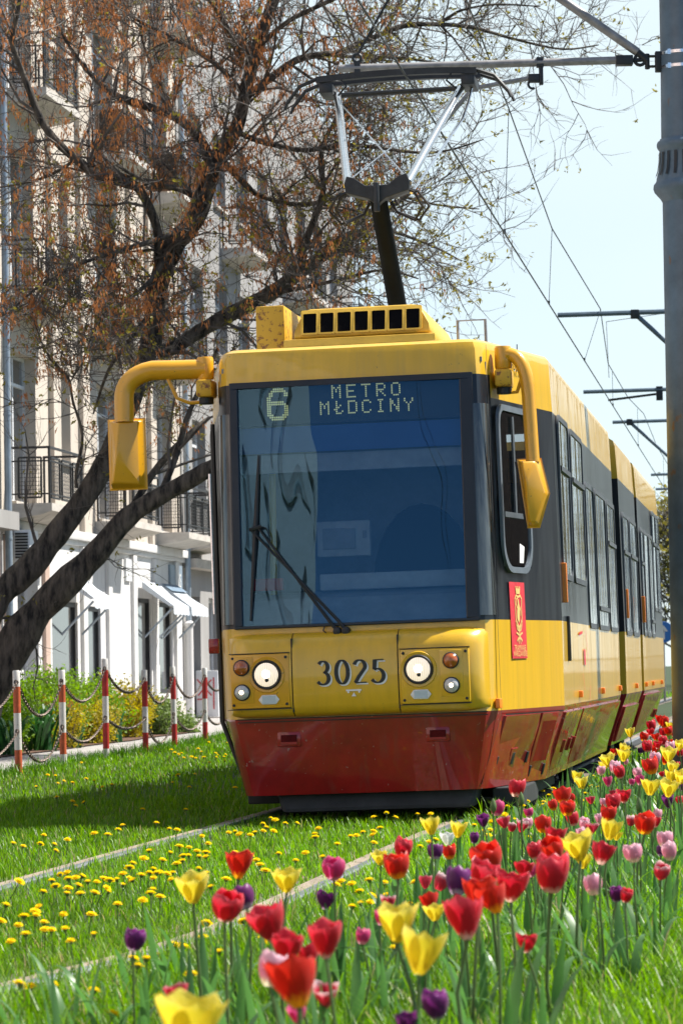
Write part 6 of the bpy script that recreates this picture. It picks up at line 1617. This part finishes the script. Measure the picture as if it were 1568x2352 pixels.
addt(.3043, 1091, 1607.5, [('R', 303, 662, 115), ('M', 158, 820, 95), ('V', 66, 908, 80), ('B', 222, 917, 85), ('M', 407, 848, 62), ('P', 397, 932, 65), ('B', 340, 955, 75), ('B', 268, 960, 36), ('O', 513, 935, 115), ('O', 592, 795, 65), ('O', 662, 725, 115), ('O', 693, 812, 105), ('R', 742, 902, 85), ('O', 722, 740, 56), ('P', 815, 930, 70), ('B', 870, 965, 85), ('P', 800, 1000, 65), ('Y', 755, 577, 75), ('Y', 805, 622, 85), ('P', 947, 535, 58), ('Y', 955, 500, 62), ('Y', 1010, 453, 90), ('P', 1050, 510, 75), ('R', 1095, 545, 78), ('Y', 1115, 415, 85), ('Y', 1105, 370, 70), ('O', 1048, 393, 50), ('M', 1003, 620, 62), ('Y', 1168, 245, 65), ('O', 1270, 280, 57), ('R', 1297, 352, 70), ('O', 1345, 375, 52), ('R', 1370, 335, 57), ('R', 1420, 312, 57), ('O', 1365, 278, 58), ('R', 1320, 240, 57), ('R', 1335, 197, 65), ('R', 1410, 245, 47), ('O', 1460, 232, 60), ('O', 1395, 155, 62), ('O', 1425, 175, 64), ('Y', 1465, 195, 52), ('P', 1465, 362, 67), ('O', 1475, 320, 42), ('Y', 1537, 345, 67), ('R', 1545, 398, 52), ('Y', 1455, 410, 97), ('O', 1420, 455, 57), ('O', 1335, 497, 107), ('Y', 1285, 490, 60), ('P', 1340, 447, 75), ('P', 1222, 547, 62), ('M', 1235, 607, 62), ('Y', 1313, 655, 112), ('Y', 1450, 665, 115), ('Y', 1475, 580, 102), ('Y', 1540, 580, 92), ('Y', 1478, 505, 77), ('R', 1520, 490, 42), ('V', 1455, 768, 82), ('R', 1545, 760, 45), ('R', 1120, 722, 97), ('R', 1035, 770, 102), ('O', 993, 855, 107), ('P', 968, 775, 48), ('P', 945, 900, 62), ('Y', 1003, 980, 132), ('Y', 1060, 1025, 44), ('B', 873, 750, 60), ('R', 465, 1140, 112), ('O', 592, 1125, 152), ('R', 590, 1025, 140), ('Y', 790, 1100, 192), ('Y', 810, 1215, 102), ('R', 940, 1150, 152), ('P', 1195, 1155, 117), ('B', 1170, 915, 62), ('O', 1275, 925, 142), ('P', 1365, 870, 62), ('R', 1358, 920, 72), ('P', 1430, 1055, 102), ('V', 1395, 1140, 67), ('P', 1468, 1150, 102), ('P', 1135, 472, 34), ('V', 1240, 385, 34), ('V', 1268, 380, 34), ('R', 1415, 560, 36), ('M', 1180, 620, 34), ('B', 1040, 700, 42), ('R', 1495, 255, 44), ('Y', 1565, 590, 70), ('P', 1530, 640, 50), ('V', 1565, 660, 50)])
CN = {'R': 'crimson', 'O': 'scarlet', 'Y': 'yellow', 'P': 'pale pink', 'M': 'magenta', 'V': 'purple', 'W': 'white', 'B': 'pale tipped red'}
rt = random.Random(5)
tul = []
for u, v, wd, c in TU:
    z = .45; P = gnd(u, v, z); w_ = wd / FPX * P.y
    if w_ < .060:
        z = .45 - .14 * min(1, (.060 - w_) / .025); P = gnd(u, v, z); w_ = wd / FPX * P.y
    tul.append([u, v, wd, c, P, max(.036, min(.095, w_ * 1.06))])
def rel(a, b):
    dx, dy = b[0] - a[0], b[1] - a[1]
    if abs(dy) > abs(dx) * 1.2: return 'in front of' if dy < 0 else 'behind'
    return 'right of' if dx < 0 else 'left of'
used = {}
lab = []
for i, t in enumerate(tul):
    nb = sorted((q for k, q in enumerate(tul) if k != i), key=lambda q: math.hypot(q[0] - t[0], (q[1] - t[1]) * 1.3))
    size = 'big' if t[2] > 45 else 'small' if t[2] < 19 else ''
    zone = 'nearest the viewer' if t[1] > 2180 else 'near the rail' if t[0] < 1000 else 'by the thick pole' if t[1] < 1720 else 'in the crowded bed' if t[1] < 1900 else 'mid bed'
    a, b = nb[0], nb[1]
    s = f"{size} {CN[t[3]]} tulip just {rel(t, a)} a {CN[a[3]]} one, {zone}".replace('  ', ' ').strip()
    if s in used: s = f"{size} {CN[t[3]]} tulip {rel(t, a)} a {CN[a[3]]} and {rel(t, b)} a {CN[b[3]]} one, {zone}".replace('  ', ' ').strip()
    if s in used: s = f"{size} {CN[t[3]]} tulip {rel(t, b)} a {CN[b[3]]}, {rel(t, nb[2])} a {CN[nb[2][3]]} one, {zone}".replace('  ', ' ').strip()
    if s in used: s = f"{size} {CN[t[3]]} tulip {rel(t, nb[2])} a {CN[nb[2][3]]}, {rel(t, nb[3])} a {CN[nb[3][3]]} one, {zone}".replace('  ', ' ').strip()
    s = s if len(s.split()) <= 16 else s.split(', ' + zone)[0]
    used[s] = 1; lab.append(s)
def add_child(me, name, parent, loc, rot, sc):
    o = bpy.data.objects.new(name, me); COL.objects.link(o); o.parent = parent; o.location = loc; o.rotation_euler = rot; o.scale = sc; return o
for i, (u, v, wd, c, P, w_) in enumerate(tul):
    zb = P.z - w_ * .55
    lx, ly = rt.gauss(0, .022), rt.gauss(0, .022)
    e = empty('tulip', (P.x - lx, P.y - ly, 0)); tag(e, lab[i], 'tulip', 'tulips in the grassed flower bed')
    me = rt.choice(BL[c])
    add_child(me, 'bloom', e, (lx, ly, zb), (rt.gauss(0, .16), rt.gauss(0, .16), rt.random() * 6.28), (w_ * rt.uniform(.96, 1.06), w_ * rt.uniform(.96, 1.06), w_ * rt.uniform(1.0, 1.16)))
    st = add_child(rt.choice(STEM), 'stem', e, (0, 0, 0), (0, 0, 0), (1, 1, 1))
    L_ = math.sqrt(lx * lx + ly * ly + zb * zb)
    st.rotation_euler = Vector((lx, ly, zb)).to_track_quat('Z', 'Y').to_euler(); k = L_
    st.scale = (1 * max(.8, w_ / .07), max(.8, w_ / .07), k)
    a = rt.random() * 6.28
    for q in range(rt.choice((3, 3, 4)) if P.y > 8 else rt.choice((2, 3))):
        s = rt.uniform(.22, .38) * (.75 + .25 * zb / .42)
        add_child(rt.choice(LEAF), 'leaf', e, (0, 0, 0), (0, 0, a + q * 2.3 + rt.uniform(-.4, .4)), (s, s * rt.uniform(.75, 1.1), s))
# unopened and leaf-only clumps between the flowers
bud = tmp_mesh(MB().lathe([(.004, 0), (.012, .012), (.014, .028), (.010, .046), (.002, .062)], 10), M['stem'], smooth=60)
for (u, v, lb) in ((1091 + 345 * .3043, 1607.5 + 750 * .3043, 'green closed tulip bud beside the tall crimson tulip'), (1091 + 1235 * .3043, 1607.5 + 795 * .3043, 'green closed tulip bud among the crowded yellow tulips'), (1091 + 135 * .3043, 1607.5 + 800 * .3043, 'green closed tulip bud against a magenta tulip by the tram')):
    P = gnd(u, v, .44); e = empty('tulip', (P.x, P.y, 0)); tag(e, lb, 'tulip', 'tulips in the grassed flower bed')
    add_child(bud, 'bud', e, (0, 0, .41), (0, 0, 0), (1, 1, 1)); add_child(STEM[3], 'stem', e, (0, 0, 0), (0, 0, 0), (1, 1, .415)); add_child(LEAF[0], 'leaf', e, (0, 0, 0), (0, 0, 1), (.3, .3, .3))
def loose_leaves(n, sd):
    g_ = np.random.default_rng(sd); b = MB(); k = 0
    src = LEAF
    while k < n:
        y = g_.uniform(7.5, 30); x = np.interp(y, [p.y for p in RAIL_R], [p.x for p in RAIL_R]) + g_.uniform(.5, 1.2 + .05 * y)
        if x > .108 * y + .3: continue
        me = src[g_.integers(0, 4)]; s = g_.uniform(.16, .33); mt = Matrix.Translation((x, y, 0)) @ Matrix.Rotation(g_.random() * 6.28, 4, 'Z') @ Matrix.Diagonal((s, s * .9, s, 1))
        b.add([mt @ q.co for q in me.vertices], [tuple(p.vertices) for p in me.polygons]); k += 1
    tag(b.build('undergrowth_leaves', M['tulipleaf'], smooth=80), kind='stuff')
loose_leaves(760, 3)

# ================================================================== DANDELIONS
M['dandelion'] = leafy('dandelion_yellow', (.90, .68, .008), trans=.4, rough=.7, var=.12, vscale=40, tcol=(.95, .74, .01), spec=.1)
def dandelion_mesh(sd):
    g_ = random.Random(sd); b = MB()
    b.tube([(0, 0, -.13), (.004, .002, -.06), (0, 0, -.006)], [.0022, .0020, .0020], 5, 1)
    b.lathe([(.003, -.012), (.008, -.006), (.010, .0)], 8, 1)
    for ring_, (n, r_, z, up) in enumerate(((22, .0215, .000, .05), (20, .018, .003, .3), (15, .013, .006, .6), (9, .007, .008, 1.0))):
        for k in range(n):
            a = 2 * math.pi * (k + g_.random() * .6) / n; d = Vector((math.cos(a), math.sin(a), 0)); s = Vector((-d.y, d.x, 0)); L_ = r_ * g_.uniform(.85, 1.12)
            b.quad(Vector((0, 0, z * .3)) - s * .0008, Vector((0, 0, z * .3)) + s * .0008, d * L_ + s * .0026 + Vector((0, 0, z + L_ * up * .4)), d * L_ - s * .0026 + Vector((0, 0, z + L_ * up * .4)), 0)
    return tmp_mesh(b, [M['dandelion'], M['stem']], smooth=0)
DM = [dandelion_mesh(k) for k in range(4)]
DN = []
def addd(s, ox, oy, L_): DN.extend((ox + x * s, oy + y * s) for x, y in L_)
addd(.3661, 0, 1837, [(457,10),(477,36),(527,17),(896,60),(1167,62),(770,160),(743,187),(983,145),(1063,183),(277,222),(85,273),(147,292),(257,277),(343,280),(353,320),(426,250),(592,210),(678,218),(1128,291),(1268,228),(125,513),(326,507),(380,470),(421,458),(350,541),(430,495),(430,555),(423,588),(475,490),(520,480),(495,537),(505,588),(552,515),(610,517),(597,583),(273,577),(655,495),(690,505),(735,500),(672,555),(682,578),(772,465),(772,535),(815,495),(830,505),(813,425),(835,398),(888,472),(903,367),(1022,378),(965,435),(940,460),(985,460),(963,492),(1005,455),(960,563),(945,585),(899,630),(1005,608),(740,655),(575,720),(1052,465),(1083,460),(1074,500),(1110,400),(1140,385),(1150,352),(1185,350),(1186,300),(1237,322),(1250,355),(1293,330),(1290,358),(1248,433),(1298,460),(1421,498),(1322,547),(1475,330),(1070,333),(935,320),(41,660),(243,672),(222,700),(230,725),(153,730),(400,720),(5,760),(118,788),(278,770),(285,815),(325,818),(162,842),(410,810),(590,845),(445,887),(70,890),(1295,775),(1275,860),(1100,910),(1150,920),(1375,955),(838,997),(920,998),(972,980),(865,1043),(1200,1095),(590,1197),(195,1170),(133,1160),(330,1157),(1215,1262),(710,1345),(1450,740),(1530,762),(1500,215),(1475,200),(1435,207),(1307,275)])
addd(.3295, 287, 1866, [(385,237),(1018,42),(963,80),(985,105),(965,130),(875,157),(905,140),(1037,130),(1117,77),(1200,77),(1322,150),(1324,172),(1348,112),(1480,220),(1072,288),(1190,337),(1257,282),(1377,310),(980,405),(915,333),(880,300),(940,365),(1503,480),(1475,505),(960,890),(1495,1015),(1047,52)])
addd(.2929, 746, 1866, [(380,37),(482,5),(555,40),(725,15),(828,12),(297,155),(382,147),(375,175),(430,122),(202,187),(247,182),(385,238),(100,248),(868,215),(820,232),(745,268),(347,530),(463,552),(208,560),(270,620),(370,655),(355,705),(480,650),(560,625),(665,718),(213,738),(278,713),(57,730),(705,545),(843,355),(545,1065),(1105,95),(1168,100),(1302,70),(1235,150),(1300,140),(1278,180),(1410,20)])
addd(.3043, 1091, 1607.5, [(505,688),(585,670),(597,700),(553,720),(515,770),(508,793),(392,767),(243,805),(358,800),(120,985),(55,990),(295,905),(807,762),(830,707),(872,650),(768,662),(920,660),(885,577),(1003,568),(400,1037),(925,795)])
addd(.3478, 0, 1435, [(540,910),(368,997),(317,992),(424,1032),(384,1048),(482,1042),(570,1017),(623,1030),(677,1072),(740,1055),(376,1138),(480,1165),(942,1217),(1229,1218),(1035,1308),(1118,1346),(1172,1355),(1337,1394),(1174,993),(1287,987),(1140,1043),(1250,1073),(1155,843),(1200,848),(1133,825),(1180,855),(1215,878),(1265,872),(1293,880),(1330,838),(1380,775),(1345,875),(1430,875),(1425,848),(1480,873),(1490,858),(1485,897),(1383,910),(1500,780),(1310,818),(1440,862),(1553,1075),(1187,1465),(240,1070)])
seen = []
DZ = {'shade': 'yellow dandelion on the lawn between the posts and the far rail', 'track': 'yellow dandelion in the grass between the two rails', 'bed': 'yellow dandelion in the grass among the tulips', 'near': 'large soft yellow dandelion close to the viewer, on the tulip side of the near rail'}
for u, v in DN:
    if any(abs(u - a) < 5 and abs(v - b) < 4 for a, b in seen): continue
    seen.append((u, v)); P = gnd(u, v, .125)
    xr = np.interp(P.y, [p.y for p in RAIL_R], [p.x for p in RAIL_R]); 
    if P.y > 23.2 and abs(P.x - (xr - .75)) < .95: continue
    zn = 'shade' if P.x < xr - 1.4 else 'track' if P.x < xr else 'near' if P.y < 10 else 'bed'
    o = bpy.data.objects.new('dandelion', rt.choice(DM)); COL.objects.link(o); o.location = P
    s = rt.uniform(.78, 1.18); o.scale = (s, s, 1.0); o.rotation_euler = (rt.gauss(-.05, .22), rt.gauss(.1, .22), rt.random() * 6.28)
    tag(o, DZ[zn], 'dandelion', {'shade': 'dandelions on the far lawn', 'track': 'dandelions between the rails', 'bed': 'dandelions among the tulips', 'near': 'dandelions close to the viewer'}[zn])
